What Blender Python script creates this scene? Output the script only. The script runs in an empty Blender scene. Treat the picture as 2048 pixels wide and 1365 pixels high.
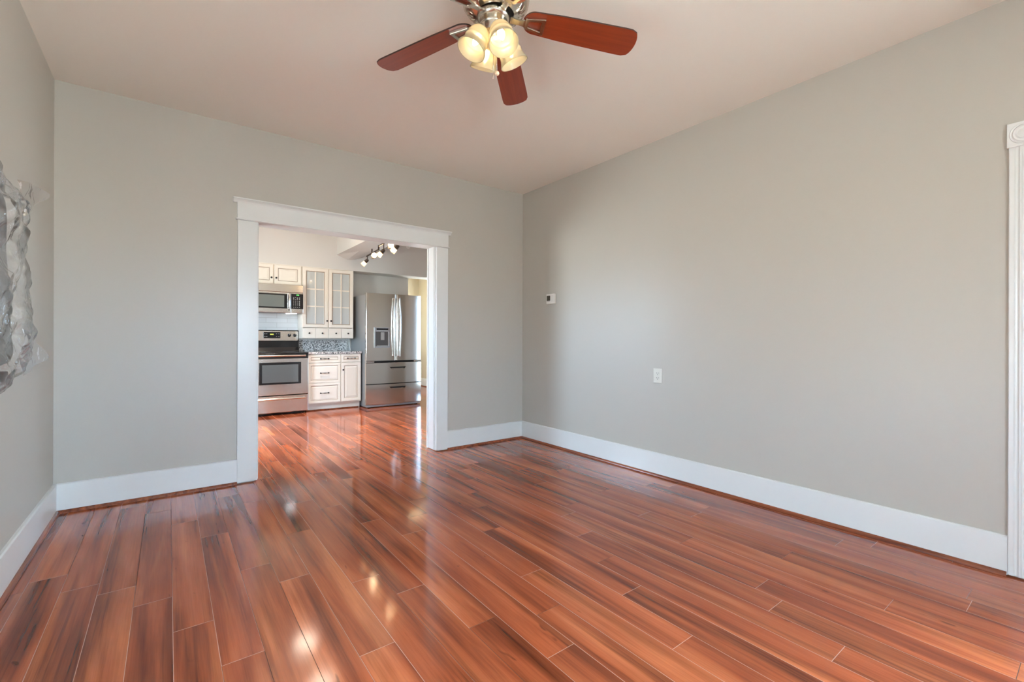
import bpy, bmesh, math, random
from mathutils import Vector, Matrix, noise

random.seed(7)
SC = bpy.context.scene
COL = SC.collection
R = math.radians
PI = math.pi

# ------------------------------------------------------------------ camera
cam_d = bpy.data.cameras.new('camera')
cam_d.sensor_fit = 'HORIZONTAL'
cam_d.sensor_width = 36.0
cam_d.lens = 16.0
cam_d.clip_start = 0.05
cam_d.shift_y = -(682.5 - 677.1) / 2048.0
CAM = bpy.data.objects.new('camera', cam_d)
COL.objects.link(CAM)
YAW, ROLL, EYE = 0.646542564, 0.003273, 1.135
CAM.matrix_world = (Matrix.Translation((0, 0, EYE)) @ Matrix.Rotation(-YAW, 4, 'Z')
                    @ Matrix.Rotation(PI / 2, 4, 'X') @ Matrix.Rotation(ROLL, 4, 'Z'))
SC.camera = CAM
SC.view_settings.view_transform = 'Standard'
SC.view_settings.look = 'None'
SC.view_settings.gamma = 1.0
SC.view_settings.use_curve_mapping = False
SC.view_settings.exposure = 1.40

# ------------------------------------------------------------------ sky and daylight
W = bpy.data.worlds.new('sky')
SC.world = W
W.use_nodes = True
_t = W.node_tree
bgn = _t.nodes['Background']
_tc = _t.nodes.new('ShaderNodeTexCoord')
_sp = _t.nodes.new('ShaderNodeSeparateXYZ')
_rp = _t.nodes.new('ShaderNodeValToRGB')          # sunlit ground below the horizon, hazy blue sky above
_mr = _t.nodes.new('ShaderNodeMapRange')
_mr.inputs['From Min'].default_value = -1.0
_t.links.new(_tc.outputs['Generated'], _sp.inputs[0])
_t.links.new(_sp.outputs['Z'], _mr.inputs[0])
_t.links.new(_mr.outputs[0], _rp.inputs[0])
_e = _rp.color_ramp.elements
_e[0].position, _e[0].color = 0.47, (1.22, 1.37, 1.40, 1)
_e[1].position, _e[1].color = 0.53, (1.16, 1.66, 2.20, 1)
_t.links.new(_rp.outputs[0], bgn.inputs[0])
bgn.inputs[1].default_value = 12.0


def portal(name, loc, rot, sx, sy):
    """a portal only guides the sampling of the daylight that enters a window opening"""
    d = bpy.data.lights.new(name, 'AREA')
    d.shape = 'RECTANGLE'
    d.size, d.size_y = sx, sy
    d.cycles.is_portal = True
    o = bpy.data.objects.new(name, d)
    o.location = loc
    o.rotation_euler = rot
    COL.objects.link(o)


# measures of the rooms
XL, XR, YB, YK, CH = -0.588, 3.2406, 4.0975, 4.273, 2.786   # living room
YF = -1.30                                                   # wall behind the camera
KX, KY, KH = 4.80, 8.03, 2.95                                # kitchen right wall, back wall, ceiling
HY = 10.10                                                   # end of the hall
FW = (0.10, 0.98, 0.75, 1.90)                                # window behind the camera: x0 x1 z0 z1
LW = (0.90, 1.50, 0.62, 1.08)                              # unseen left-wall window, added and placed to light the right wall: y0 y1 z0 z1
GD = (5.25, 5.95, 0.08, 2.12)                                # kitchen glass door: y0 y1 z0 z1
HW = (8.75, 9.52, 1.02, 1.98)                                # hall window: y0 y1 z0 z1
portal('daylight_front', ((FW[0] + FW[1]) / 2, YF - 0.05, (FW[2] + FW[3]) / 2), (-PI / 2, 0, 0), FW[1] - FW[0], FW[3] - FW[2])
portal('daylight_left', (XL - 0.08, (LW[0] + LW[1]) / 2, (LW[2] + LW[3]) / 2), (0, -PI / 2, 0), LW[3] - LW[2], LW[1] - LW[0])
portal('daylight_kitchen', (KX + 0.08, (GD[0] + GD[1]) / 2, (GD[2] + GD[3]) / 2), (0, PI / 2, 0), GD[3] - GD[2], GD[1] - GD[0])
KW = (5.10, 6.10, 1.05, 1.95)                                 # unseen window added in the kitchen's left wall for more daylight: y0 y1 z0 z1
portal('daylight_fill_kitchen', (XL - 0.08, (KW[0] + KW[1]) / 2, (KW[2] + KW[3]) / 2), (0, -PI / 2, 0), KW[3] - KW[2], KW[1] - KW[0])
DG = (-0.52, 0.14, 0.45, 1.98)                               # unseen glazing added to the right-wall door to light the left wall: y0 y1 z0 z1
portal('daylight_door', (XR + 0.09, (DG[0] + DG[1]) / 2, (DG[2] + DG[3]) / 2), (0, PI / 2, 0), DG[3] - DG[2], DG[1] - DG[0])
portal('daylight_hall', (KX + 0.08, (HW[0] + HW[1]) / 2, (HW[2] + HW[3]) / 2), (0, PI / 2, 0), HW[3] - HW[2], HW[1] - HW[0])

BULB_FAN = 7.5
BULB_TRACK = 100.0
CEIL_KIT = 6.0
SPOT_KIT = 95.0
HALL_FILL = 3.0

# ------------------------------------------------------------------ materials
MATS = {}


def nt(name):
    m = bpy.data.materials.new(name)
    m.use_nodes = True
    t = m.node_tree
    b = t.nodes['Principled BSDF']
    MATS[name] = m
    return m, t, b


def link(t, a, b):
    t.links.new(a, b)


def mat(name, col, rough=0.5, metal=0.0, bump=0.0, bscale=200.0, var=0.0, vscale=8.0, spec=0.5, coat=0.0):
    m, t, b = nt(name)
    b.inputs['Base Color'].default_value = (*col, 1)
    b.inputs['Roughness'].default_value = rough
    b.inputs['Metallic'].default_value = metal
    b.inputs['Specular IOR Level'].default_value = spec
    b.inputs['Coat Weight'].default_value = coat
    tc = t.nodes.new('ShaderNodeTexCoord')
    if var:
        n = t.nodes.new('ShaderNodeTexNoise')
        n.inputs['Scale'].default_value = vscale
        n.inputs['Detail'].default_value = 4
        link(t, tc.outputs['Object'], n.inputs['Vector'])
        mx = t.nodes.new('ShaderNodeMix')
        mx.data_type = 'RGBA'
        mx.inputs[6].default_value = (*[c * (1 - var) for c in col], 1)
        mx.inputs[7].default_value = (*[min(1, c * (1 + var)) for c in col], 1)
        link(t, n.outputs['Fac'], mx.inputs[0])
        link(t, mx.outputs[2], b.inputs['Base Color'])
    if bump:
        n = t.nodes.new('ShaderNodeTexNoise')
        n.inputs['Scale'].default_value = bscale
        n.inputs['Detail'].default_value = 3
        link(t, tc.outputs['Object'], n.inputs['Vector'])
        bp = t.nodes.new('ShaderNodeBump')
        bp.inputs['Strength'].default_value = bump
        bp.inputs['Distance'].default_value = 0.002
        link(t, n.outputs['Fac'], bp.inputs['Height'])
        link(t, bp.outputs['Normal'], b.inputs['Normal'])
    return m


def emit(name, col, strength):
    m, t, b = nt(name)
    b.inputs['Base Color'].default_value = (*col, 1)
    b.inputs['Emission Color'].default_value = (*col, 1)
    b.inputs['Emission Strength'].default_value = strength
    return m


def floor_wood():
    m, t, b = nt('floor_wood')
    N = t.nodes.new
    tc = N('ShaderNodeTexCoord')
    at = N('ShaderNodeAttribute')
    at.attribute_name = 'plank'
    sc = N('ShaderNodeVectorMath'); sc.operation = 'SCALE'; sc.inputs['Scale'].default_value = 37.0
    link(t, at.outputs['Color'], sc.inputs[0])
    ad = N('ShaderNodeVectorMath'); ad.operation = 'ADD'
    link(t, tc.outputs['Object'], ad.inputs[0]); link(t, sc.outputs[0], ad.inputs[1])

    def stretched(sx, sy, detail, dist, rough=0.5):
        mp = N('ShaderNodeMapping'); mp.inputs['Scale'].default_value = (sx, sy, 1)
        link(t, ad.outputs[0], mp.inputs['Vector'])
        n = N('ShaderNodeTexNoise'); n.inputs['Scale'].default_value = 1.0
        n.inputs['Detail'].default_value = detail; n.inputs['Distortion'].default_value = dist
        n.inputs['Roughness'].default_value = rough
        link(t, mp.outputs[0], n.inputs['Vector'])
        return n.outputs['Fac']

    def ramp(fac, stops):
        r = N('ShaderNodeValToRGB')
        e = r.color_ramp.elements
        e[0].position, e[0].color = stops[0][0], (*stops[0][1], 1)
        e[1].position, e[1].color = stops[1][0], (*stops[1][1], 1)
        for p, c in stops[2:]:
            x = e.new(p); x.color = (*c, 1)
        link(t, fac, r.inputs[0])
        return r.outputs['Color']

    def mul(a, bb, f=1.0):
        x = N('ShaderNodeMix'); x.data_type = 'RGBA'; x.blend_type = 'MULTIPLY'
        x.inputs[0].default_value = f
        link(t, a, x.inputs[6]); link(t, bb, x.inputs[7])
        return x.outputs[2]

    base = ramp(stretched(9, 0.8, 4, 0.6), [(0.30, (0.26, 0.050, 0.016)), (0.70, (0.55, 0.160, 0.056)), (0.5, (0.40, 0.092, 0.031))])
    smoke = ramp(stretched(12, 0.62, 3, 0.35, 0.5), [(0.33, (0.36, 0.28, 0.24)), (0.54, (1, 1, 1)), (0.44, (0.70, 0.64, 0.60))])
    lines = ramp(stretched(58, 1.3, 4, 0.35, 0.65), [(0.33, (0.36, 0.29, 0.26)), (0.50, (1, 1, 1))])
    grain = ramp(stretched(190, 5.0, 3, 0.2), [(0.35, (0.84, 0.82, 0.80)), (0.6, (1, 1, 1))])
    knot = ramp(stretched(20, 7.0, 2, 0.4), [(0.22, (0.28, 0.24, 0.22)), (0.28, (1, 1, 1))])
    # dark striations gather inside the smoky bands
    sm = N('ShaderNodeSeparateColor'); link(t, smoke, sm.inputs[0])
    inv = N('ShaderNodeMapRange'); inv.inputs['From Min'].default_value = 0.25; inv.inputs['From Max'].default_value = 1.0
    inv.inputs['To Min'].default_value = 0.95; inv.inputs['To Max'].default_value = 0.25
    link(t, sm.outputs[0], inv.inputs[0])
    lm = N('ShaderNodeMix'); lm.data_type = 'RGBA'; lm.blend_type = 'MULTIPLY'
    link(t, inv.outputs[0], lm.inputs[0])
    c = mul(base, smoke, 0.78)
    link(t, c, lm.inputs[6]); link(t, lines, lm.inputs[7])
    c = mul(mul(lm.outputs[2], grain, 0.8), knot, 0.75)
    sep = N('ShaderNodeSeparateColor'); link(t, at.outputs['Color'], sep.inputs[0])
    tone = ramp(sep.outputs[1], [(0.0, (0.86, 0.84, 0.83)), (1.0, (1.16, 1.17, 1.18))])
    c = mul(c, tone)
    link(t, c, b.inputs['Base Color'])
    b.inputs['Roughness'].default_value = 0.105
    b.inputs['Specular IOR Level'].default_value = 0.55
    return m


def wood(name, c0, c1, rough, axis, scale=6.0, coat=0.0):
    m, t, b = nt(name)
    tc = t.nodes.new('ShaderNodeTexCoord')
    mp = t.nodes.new('ShaderNodeMapping')
    s = [scale * 10] * 3
    s[axis] = scale * 0.5
    mp.inputs['Scale'].default_value = s
    n = t.nodes.new('ShaderNodeTexNoise')
    n.inputs['Scale'].default_value = 1
    n.inputs['Detail'].default_value = 4
    n.inputs['Distortion'].default_value = 0.5
    link(t, tc.outputs['Object'], mp.inputs[0]); link(t, mp.outputs[0], n.inputs['Vector'])
    r = t.nodes.new('ShaderNodeValToRGB')
    r.color_ramp.elements[0].position = 0.3; r.color_ramp.elements[0].color = (*c0, 1)
    r.color_ramp.elements[1].position = 0.7; r.color_ramp.elements[1].color = (*c1, 1)
    link(t, n.outputs['Fac'], r.inputs[0]); link(t, r.outputs[0], b.inputs['Base Color'])
    b.inputs['Roughness'].default_value = rough
    b.inputs['Coat Weight'].default_value = coat
    b.inputs['Coat Roughness'].default_value = 0.08
    return m


def steel(name, col, rough, streak_axis=0):
    m, t, b = nt(name)
    b.inputs['Base Color'].default_value = (*col, 1)
    b.inputs['Metallic'].default_value = 1.0
    tc = t.nodes.new('ShaderNodeTexCoord')
    mp = t.nodes.new('ShaderNodeMapping')
    s = [900.0, 900.0, 900.0]
    s[streak_axis] = 6.0
    mp.inputs['Scale'].default_value = s
    n = t.nodes.new('ShaderNodeTexNoise'); n.inputs['Scale'].default_value = 1.0
    link(t, tc.outputs['Object'], mp.inputs[0]); link(t, mp.outputs[0], n.inputs['Vector'])
    r = t.nodes.new('ShaderNodeMapRange')
    r.inputs['To Min'].default_value = rough * 0.8; r.inputs['To Max'].default_value = rough * 1.25
    link(t, n.outputs['Fac'], r.inputs[0]); link(t, r.outputs[0], b.inputs['Roughness'])
    return m


def granite(name):
    m, t, b = nt(name)
    tc = t.nodes.new('ShaderNodeTexCoord')
    v = t.nodes.new('ShaderNodeTexVoronoi'); v.inputs['Scale'].default_value = 95
    n = t.nodes.new('ShaderNodeTexNoise'); n.inputs['Scale'].default_value = 60; n.inputs['Detail'].default_value = 4
    link(t, tc.outputs['Object'], v.inputs['Vector']); link(t, tc.outputs['Object'], n.inputs['Vector'])
    sp = t.nodes.new('ShaderNodeSeparateColor'); link(t, v.outputs['Color'], sp.inputs[0])
    mx = t.nodes.new('ShaderNodeMath'); mx.operation = 'ADD'
    link(t, sp.outputs[0], mx.inputs[0]); link(t, n.outputs['Fac'], mx.inputs[1])
    r = t.nodes.new('ShaderNodeValToRGB')
    e = r.color_ramp.elements
    e[0].position = 0.36; e[0].color = (0.025, 0.024, 0.024, 1)
    e[1].position = 0.80; e[1].color = (0.72, 0.69, 0.65, 1)
    x = e.new(0.46); x.color = (0.20, 0.19, 0.18, 1)
    x = e.new(0.58); x.color = (0.42, 0.39, 0.37, 1)
    hv = t.nodes.new('ShaderNodeMath'); hv.operation = 'MULTIPLY'; hv.inputs[1].default_value = 0.62
    link(t, mx.outputs[0], hv.inputs[0]); link(t, hv.outputs[0], r.inputs[0])
    link(t, r.outputs[0], b.inputs['Base Color'])
    b.inputs['Roughness'].default_value = 0.12
    return m


def tiles(name):
    m, t, b = nt(name)
    tc = t.nodes.new('ShaderNodeTexCoord')
    mp = t.nodes.new('ShaderNodeMapping'); mp.inputs['Rotation'].default_value = (PI / 2, 0, 0)
    br = t.nodes.new('ShaderNodeTexBrick')
    br.inputs['Color1'].default_value = (0.66, 0.66, 0.64, 1)
    br.inputs['Color2'].default_value = (0.62, 0.62, 0.60, 1)
    br.inputs['Mortar'].default_value = (0.45, 0.43, 0.40, 1)
    br.inputs['Scale'].default_value = 1.0
    br.inputs['Mortar Size'].default_value = 0.0022
    br.inputs['Brick Width'].default_value = 0.305
    br.inputs['Row Height'].default_value = 0.0762
    link(t, tc.outputs['Object'], mp.inputs[0]); link(t, mp.outputs[0], br.inputs['Vector'])
    link(t, br.outputs['Color'], b.inputs['Base Color'])
    b.inputs['Roughness'].default_value = 0.12
    return m


def thin_glass(name, tint, clear, gloss_rough, frost=0.0, frost_col=(0.9, 0.9, 0.88)):
    m, t, b = nt(name)
    N = t.nodes.new
    out = t.nodes['Material Output']
    tr = N('ShaderNodeBsdfTransparent'); tr.inputs[0].default_value = (*tint, 1)
    gl = N('ShaderNodeBsdfGlossy'); gl.inputs['Roughness'].default_value = gloss_rough
    df = N('ShaderNodeBsdfDiffuse'); df.inputs[0].default_value = (*frost_col, 1)
    tl = N('ShaderNodeBsdfTranslucent'); tl.inputs[0].default_value = (*frost_col, 1)
    m1 = N('ShaderNodeMixShader'); m1.inputs[0].default_value = 0.2
    link(t, df.outputs[0], m1.inputs[1]); link(t, tl.outputs[0], m1.inputs[2])
    m2 = N('ShaderNodeMixShader'); m2.inputs[0].default_value = frost
    link(t, tr.outputs[0], m2.inputs[1]); link(t, m1.outputs[0], m2.inputs[2])
    fr = N('ShaderNodeFresnel'); fr.inputs[0].default_value = clear
    m3 = N('ShaderNodeMixShader')
    link(t, fr.outputs[0], m3.inputs[0]); link(t, m2.outputs[0], m3.inputs[1]); link(t, gl.outputs[0], m3.inputs[2])
    link(t, m3.outputs[0], out.inputs['Surface'])
    return m


def film(name):
    """thin clear plastic sheeting: mostly see-through, milky where it is doubled up, glossy on its creases"""
    m, t, b = nt(name)
    N = t.nodes.new
    out = t.nodes['Material Output']
    tc = N('ShaderNodeTexCoord')
    n = N('ShaderNodeTexNoise'); n.inputs['Scale'].default_value = 9; n.inputs['Detail'].default_value = 5; n.inputs['Distortion'].default_value = 1.5
    link(t, tc.outputs['Object'], n.inputs['Vector'])
    mr = N('ShaderNodeMapRange'); mr.inputs['From Min'].default_value = 0.35; mr.inputs['From Max'].default_value = 0.7
    mr.inputs['To Min'].default_value = 0.06; mr.inputs['To Max'].default_value = 0.30
    link(t, n.outputs['Fac'], mr.inputs[0])
    n2 = N('ShaderNodeTexNoise'); n2.inputs['Scale'].default_value = 11; n2.inputs['Detail'].default_value = 1.5; n2.inputs['Distortion'].default_value = 0.6
    link(t, tc.outputs['Object'], n2.inputs['Vector'])
    bp = N('ShaderNodeBump'); bp.inputs['Strength'].default_value = 0.55; bp.inputs['Distance'].default_value = 0.02
    link(t, n2.outputs['Fac'], bp.inputs['Height'])
    tr = N('ShaderNodeBsdfTransparent'); tr.inputs[0].default_value = (0.97, 0.97, 0.96, 1)
    df = N('ShaderNodeBsdfDiffuse'); df.inputs[0].default_value = (0.80, 0.79, 0.76, 1)
    gl = N('ShaderNodeBsdfGlossy'); gl.inputs['Roughness'].default_value = 0.06
    link(t, bp.outputs['Normal'], gl.inputs['Normal'])
    m1 = N('ShaderNodeMixShader'); link(t, mr.outputs[0], m1.inputs[0]); link(t, tr.outputs[0], m1.inputs[1]); link(t, df.outputs[0], m1.inputs[2])
    fr = N('ShaderNodeFresnel'); fr.inputs[0].default_value = 1.45; link(t, bp.outputs['Normal'], fr.inputs['Normal'])
    m2 = N('ShaderNodeMixShader'); link(t, fr.outputs[0], m2.inputs[0]); link(t, m1.outputs[0], m2.inputs[1]); link(t, gl.outputs[0], m2.inputs[2])
    link(t, m2.outputs[0], out.inputs['Surface'])
    return m


def shade_glass(name, col, clear=0.22):
    m, t, b = nt(name)
    N = t.nodes.new
    out = t.nodes['Material Output']
    tr = N('ShaderNodeBsdfTransparent'); tr.inputs[0].default_value = (1.0, 0.95, 0.84, 1)
    df = N('ShaderNodeBsdfDiffuse'); df.inputs[0].default_value = (*col, 1)
    tl = N('ShaderNodeBsdfTranslucent'); tl.inputs[0].default_value = (*col, 1)
    gl = N('ShaderNodeBsdfGlossy'); gl.inputs['Roughness'].default_value = 0.12
    m1 = N('ShaderNodeMixShader'); m1.inputs[0].default_value = 0.55
    link(t, df.outputs[0], m1.inputs[1]); link(t, tl.outputs[0], m1.inputs[2])
    m2 = N('ShaderNodeMixShader'); m2.inputs[0].default_value = clear
    link(t, m1.outputs[0], m2.inputs[1]); link(t, tr.outputs[0], m2.inputs[2])
    fr = N('ShaderNodeFresnel'); fr.inputs[0].default_value = 1.35
    m3 = N('ShaderNodeMixShader')
    link(t, fr.outputs[0], m3.inputs[0]); link(t, m2.outputs[0], m3.inputs[1]); link(t, gl.outputs[0], m3.inputs[2])
    link(t, m3.outputs[0], out.inputs['Surface'])
    return m


M_FLOOR = floor_wood()
M_SEAM_L = mat('plank_seam_glint', (0.50, 0.27, 0.19), 0.6, spec=0.15)  # bright reflections along the bevelled seams, put into a pale colour
M_SEAM_D = mat('plank_seam_dark', (0.10, 0.035, 0.018), 0.6, spec=0.15)
M_WALL = mat('wall_paint', (0.505, 0.465, 0.405), 0.42, bump=0.06, bscale=160, var=0.015, vscale=3)
M_CEIL = mat('ceiling_paint', (0.87, 0.80, 0.71), 0.6, bump=0.05, bscale=120)
M_KWALL = mat('kitchen_paint', (0.62, 0.585, 0.53), 0.5, bump=0.05, bscale=160)
M_HALL = mat('hall_paint', (0.60, 0.52, 0.39), 0.5)
M_TRIM = mat('white_trim_paint', (0.74, 0.73, 0.70), 0.28, var=0.02, vscale=5)
M_SHOE = wood('cherry_moulding', (0.14, 0.030, 0.012), (0.34, 0.090, 0.034), 0.22, 1, 4)
M_BLADE = wood('cherry_blade', (0.19, 0.025, 0.007), (0.26, 0.040, 0.011), 0.30, 0, 5)
M_BLADE_EDGE = mat('blade_edge', (0.030, 0.010, 0.006), 0.5)
M_NICKEL = mat('brushed_nickel', (0.62, 0.56, 0.48), 0.22, 1.0)
M_NICKEL_D = mat('dark_recess', (0.035, 0.030, 0.027), 0.5, 0.3)
M_CREAM = mat('cream_cabinet_paint', (0.76, 0.69, 0.585), 0.38, var=0.02, vscale=20)
M_GLAZE = mat('brown_glaze', (0.33, 0.25, 0.18), 0.5)
M_BLACK = mat('black_enamel', (0.012, 0.011, 0.011), 0.12)
M_BLACKM = mat('black_iron', (0.016, 0.013, 0.012), 0.42, 0.4)
M_DKGLASS = mat('dark_oven_glass', (0.10, 0.105, 0.10), 0.06, spec=0.8)
M_STEEL = steel('brushed_steel', (0.66, 0.62, 0.57), 0.20, 0)
M_STEEL_F = steel('polished_steel', (0.67, 0.63, 0.58), 0.10, 0)
M_CHROME = mat('bright_steel', (0.74, 0.71, 0.67), 0.12, 1.0)
M_GREYM = mat('grey_metal_side', (0.40, 0.40, 0.39), 0.32, 0.6)
M_PLAST = mat('white_plastic', (0.80, 0.77, 0.71), 0.35)
M_IVORY = mat('ivory_plastic', (0.68, 0.65, 0.57), 0.35)
M_SLOT = mat('slot_black', (0.02, 0.018, 0.016), 0.6)
M_LCD = mat('lcd_grey', (0.075, 0.065, 0.048), 0.2)
M_MARK = mat('printed_mark', (0.62, 0.60, 0.56), 0.5)
M_GREEN = emit('green_digits', (0.10, 0.85, 0.12), 1.2)
M_AMBER = emit('olive_digits', (0.42, 0.42, 0.06), 0.35)
M_GRAN = granite('granite')
M_TILE = tiles('white_tiles')
M_CABGLASS = thin_glass('cabinet_glass', (0.93, 0.96, 0.94), 1.45, 0.05, 0.62, (0.86, 0.88, 0.84))
M_CABIN = mat('cabinet_inside', (0.62, 0.62, 0.57), 0.5)
M_BRONZE = mat('oil_rubbed_bronze', (0.055, 0.036, 0.026), 0.36, 0.7)
M_FILM = film('clear_film')
M_FABRIC = mat('taupe_cloth', (0.165, 0.142, 0.115), 0.9, var=0.45, vscale=9)
M_BROWNW = wood('brown_wood', (0.075, 0.028, 0.014), (0.16, 0.065, 0.032), 0.35, 1, 3)
M_SHADE = shade_glass('cream_shade_glass', (0.82, 0.74, 0.54), 0.32)
M_TSHADE = shade_glass('frosted_shade_glass', (0.92, 0.84, 0.70), 0.15)
M_BULB = emit('warm_bulb', (1.0, 0.80, 0.54), BULB_FAN)
M_TBULB = emit('spot_bulb', (1.0, 0.72, 0.42), BULB_TRACK)
M_DIFF = emit('lit_diffuser', (1.0, 0.88, 0.72), CEIL_KIT)
M_HDIFF = emit('hall_fill_diffuser', (1.0, 0.76, 0.45), HALL_FILL)
M_BEAD = mat('pale_wood_bead', (0.72, 0.54, 0.36), 0.5)


# ------------------------------------------------------------------ mesh helpers
class MB:
    """a bmesh in world coordinates with material slots"""

    def __init__(self, *mats):
        self.bm = bmesh.new()
        self.mats = list(mats)

    def face(self, vs, mi=0, smooth=False):
        try:
            f = self.bm.faces.new(vs)
        except ValueError:
            return None
        f.material_index = mi
        f.smooth = smooth
        return f

    def box(self, x0, x1, y0, y1, z0, z1, mi=0, bevel=0.0, seg=2):
        m = bmesh.new()
        v = [m.verts.new(p) for p in ((x0, y0, z0), (x1, y0, z0), (x1, y1, z0), (x0, y1, z0),
                                      (x0, y0, z1), (x1, y0, z1), (x1, y1, z1), (x0, y1, z1))]
        for q in ((3, 2, 1, 0), (4, 5, 6, 7), (0, 1, 5, 4), (1, 2, 6, 5), (2, 3, 7, 6), (3, 0, 4, 7)):
            m.faces.new([v[i] for i in q])
        if bevel > 0:
            bmesh.ops.bevel(m, geom=m.edges[:], offset=bevel, segments=seg, affect='EDGES', profile=0.5)
        self.merge(m, None, mi, smooth=False)
        return self

    def merge(self, m, mtx=None, mi=0, smooth=False):
        mp = {}
        for v in m.verts:
            mp[v] = self.bm.verts.new(mtx @ v.co if mtx else v.co)
        for f in m.faces:
            self.face([mp[v] for v in f.verts], mi, smooth)
        m.free()

    def lathe(self, prof, origin=(0, 0, 0), axis=(0, 0, 1), n=32, mi=0, smooth=True, close=False):
        """prof: list of (radius, height along axis)"""
        ax = Vector(axis).normalized()
        q = ax.to_track_quat('Z', 'Y').to_matrix()
        o = Vector(origin)
        rings = []
        for r, h in prof:
            if r < 1e-6:
                rings.append([self.bm.verts.new(o + q @ Vector((0, 0, h)))])
            else:
                rings.append([self.bm.verts.new(o + q @ Vector((r * math.cos(2 * PI * k / n), r * math.sin(2 * PI * k / n), h))) for k in range(n)])
        for a, b in zip(rings[:-1], rings[1:]):
            for k in range(n):
                k2 = (k + 1) % n
                if len(a) == 1 and len(b) == 1:
                    continue
                if len(a) == 1:
                    self.face([a[0], b[k2], b[k]], mi, smooth)
                elif len(b) == 1:
                    self.face([a[k], a[k2], b[0]], mi, smooth)
                else:
                    self.face([a[k], a[k2], b[k2], b[k]], mi, smooth)
        return self

    def tube(self, pts, r, n=10, mi=0, caps=True):
        pts = [Vector(p) for p in pts]
        rad = r if isinstance(r, (list, tuple)) else [r] * len(pts)
        rings = []
        a = None
        for i, p in enumerate(pts):
            d = (pts[min(i + 1, len(pts) - 1)] - pts[max(i - 1, 0)]).normalized()
            if a is None:
                a = d.orthogonal()
            a = (a - d * a.dot(d))
            if a.length < 1e-6:
                a = d.orthogonal()
            a.normalize()
            b = a.cross(d)
            rings.append([self.bm.verts.new(p + rad[i] * (math.cos(2 * PI * k / n) * a + math.sin(2 * PI * k / n) * b)) for k in range(n)])
        for a, b in zip(rings[:-1], rings[1:]):
            for k in range(n):
                k2 = (k + 1) % n
                self.face([a[k], a[k2], b[k2], b[k]], mi, True)
        if caps:
            self.face(list(reversed(rings[0])), mi)
            self.face(rings[-1], mi)
        return self

    def prism(self, pts2, axis, a, b, mi=0, smooth=False):
        """extrude a closed 2D outline along an axis. axis 'x': pts are (y,z); 'y': (x,z); 'z': (x,y)"""
        def mk(p, t):
            return {'x': (t, p[0], p[1]), 'y': (p[0], t, p[1]), 'z': (p[0], p[1], t)}[axis]
        A = [self.bm.verts.new(mk(p, a)) for p in pts2]
        B = [self.bm.verts.new(mk(p, b)) for p in pts2]
        n = len(pts2)
        for k in range(n):
            self.face([A[k], A[(k + 1) % n], B[(k + 1) % n], B[k]], mi, smooth)
        self.face(A, mi)
        self.face(B, mi)
        return self

    def rings(self, x0, x1, z0, z1, yf, prof, cap=True, mis=None, back=None):
        """concentric rectangles in the xz plane facing -y. prof: list of (inset, y offset)"""
        rs = []
        for i, (s, d) in enumerate(prof):
            rs.append([self.bm.verts.new((x, yf + d, z)) for x, z in ((x0 + s, z0 + s), (x1 - s, z0 + s), (x1 - s, z1 - s), (x0 + s, z1 - s))])
        for i, (a, b) in enumerate(zip(rs[:-1], rs[1:])):
            mi = mis[i] if mis else 0
            for k in range(4):
                self.face([a[k], a[(k + 1) % 4], b[(k + 1) % 4], b[k]], mi)
        if cap:
            self.face(rs[-1], 0)
        return rs


def finish(bm):
    bmesh.ops.remove_doubles(bm, verts=bm.verts[:], dist=1e-6)
    bmesh.ops.recalc_face_normals(bm, faces=bm.faces[:])
    for e in bm.edges:
        if len(e.link_faces) == 2 and e.calc_face_angle(0) > R(33):
            e.smooth = False


def obj(name, mb, parent=None, base=None, recalc=True):
    """link a builder as ONE mesh object; its origin lies at base (world) or at its parent's"""
    if recalc:
        finish(mb.bm)
    o0 = Vector(base) if base is not None else (world_loc(parent) if parent else Vector((0, 0, 0)))
    for v in mb.bm.verts:
        v.co -= o0
    me = bpy.data.meshes.new(name)
    mb.bm.to_mesh(me)
    mb.bm.free()
    for m in mb.mats:
        me.materials.append(m)
    o = bpy.data.objects.new(name, me)
    COL.objects.link(o)
    if parent:
        o.parent = parent
        o.location = o0 - world_loc(parent)
    else:
        o.location = o0
    return o


def world_loc(o):
    v = Vector((0, 0, 0))
    while o is not None:
        v += o.location
        o = o.parent
    return v


def thing(name, label, cat, loc, group=None):
    o = bpy.data.objects.new(name, None)
    o.empty_display_size = 0.05
    COL.objects.link(o)
    o.location = loc
    o['label'] = label
    o['category'] = cat
    if group:
        o['group'] = group
    return o


def tag(o, label, cat, group=None):
    o['label'] = label
    o['category'] = cat
    if group:
        o['group'] = group
    return o


def struct(name, mb=None, parent=None, loc=(0, 0, 0), label=None, cat=None):
    if mb is None:
        o = bpy.data.objects.new(name, None)
        COL.objects.link(o)
        o.location = loc
    else:
        o = obj(name, mb, parent, loc if not parent else None)
    if parent is None:
        o['kind'] = 'structure'
        if label:
            o['label'] = label
        if cat:
            o['category'] = cat
    return o


# ------------------------------------------------------------------ floor of planks
PW, PL, PX0 = 0.1322, 1.255, 0.0165
JOINT = {0: 3.432, 1: 3.109, -1: 2.480, 2: 2.556, 3: 2.330, 4: 2.872, 5: 2.124, 6: 1.914, 7: 2.773, 8: 2.464, 9: 1.425,
         10: 1.699, 11: 0.971, 12: 1.310, 13: 1.575, 14: 1.854, 15: 2.123, 16: 0.983, 17: 1.452, 18: 0.580, 20: 0.372, 22: 0.925}
fl = MB(M_FLOOR, M_SEAM_L, M_SEAM_D)
tones = []
FX0, FX1, FY0, FY1 = XL - 0.05, KX + 0.05, YF - 0.05, HY + 0.05
g, dz = 0.0010, 0.0006


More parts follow.
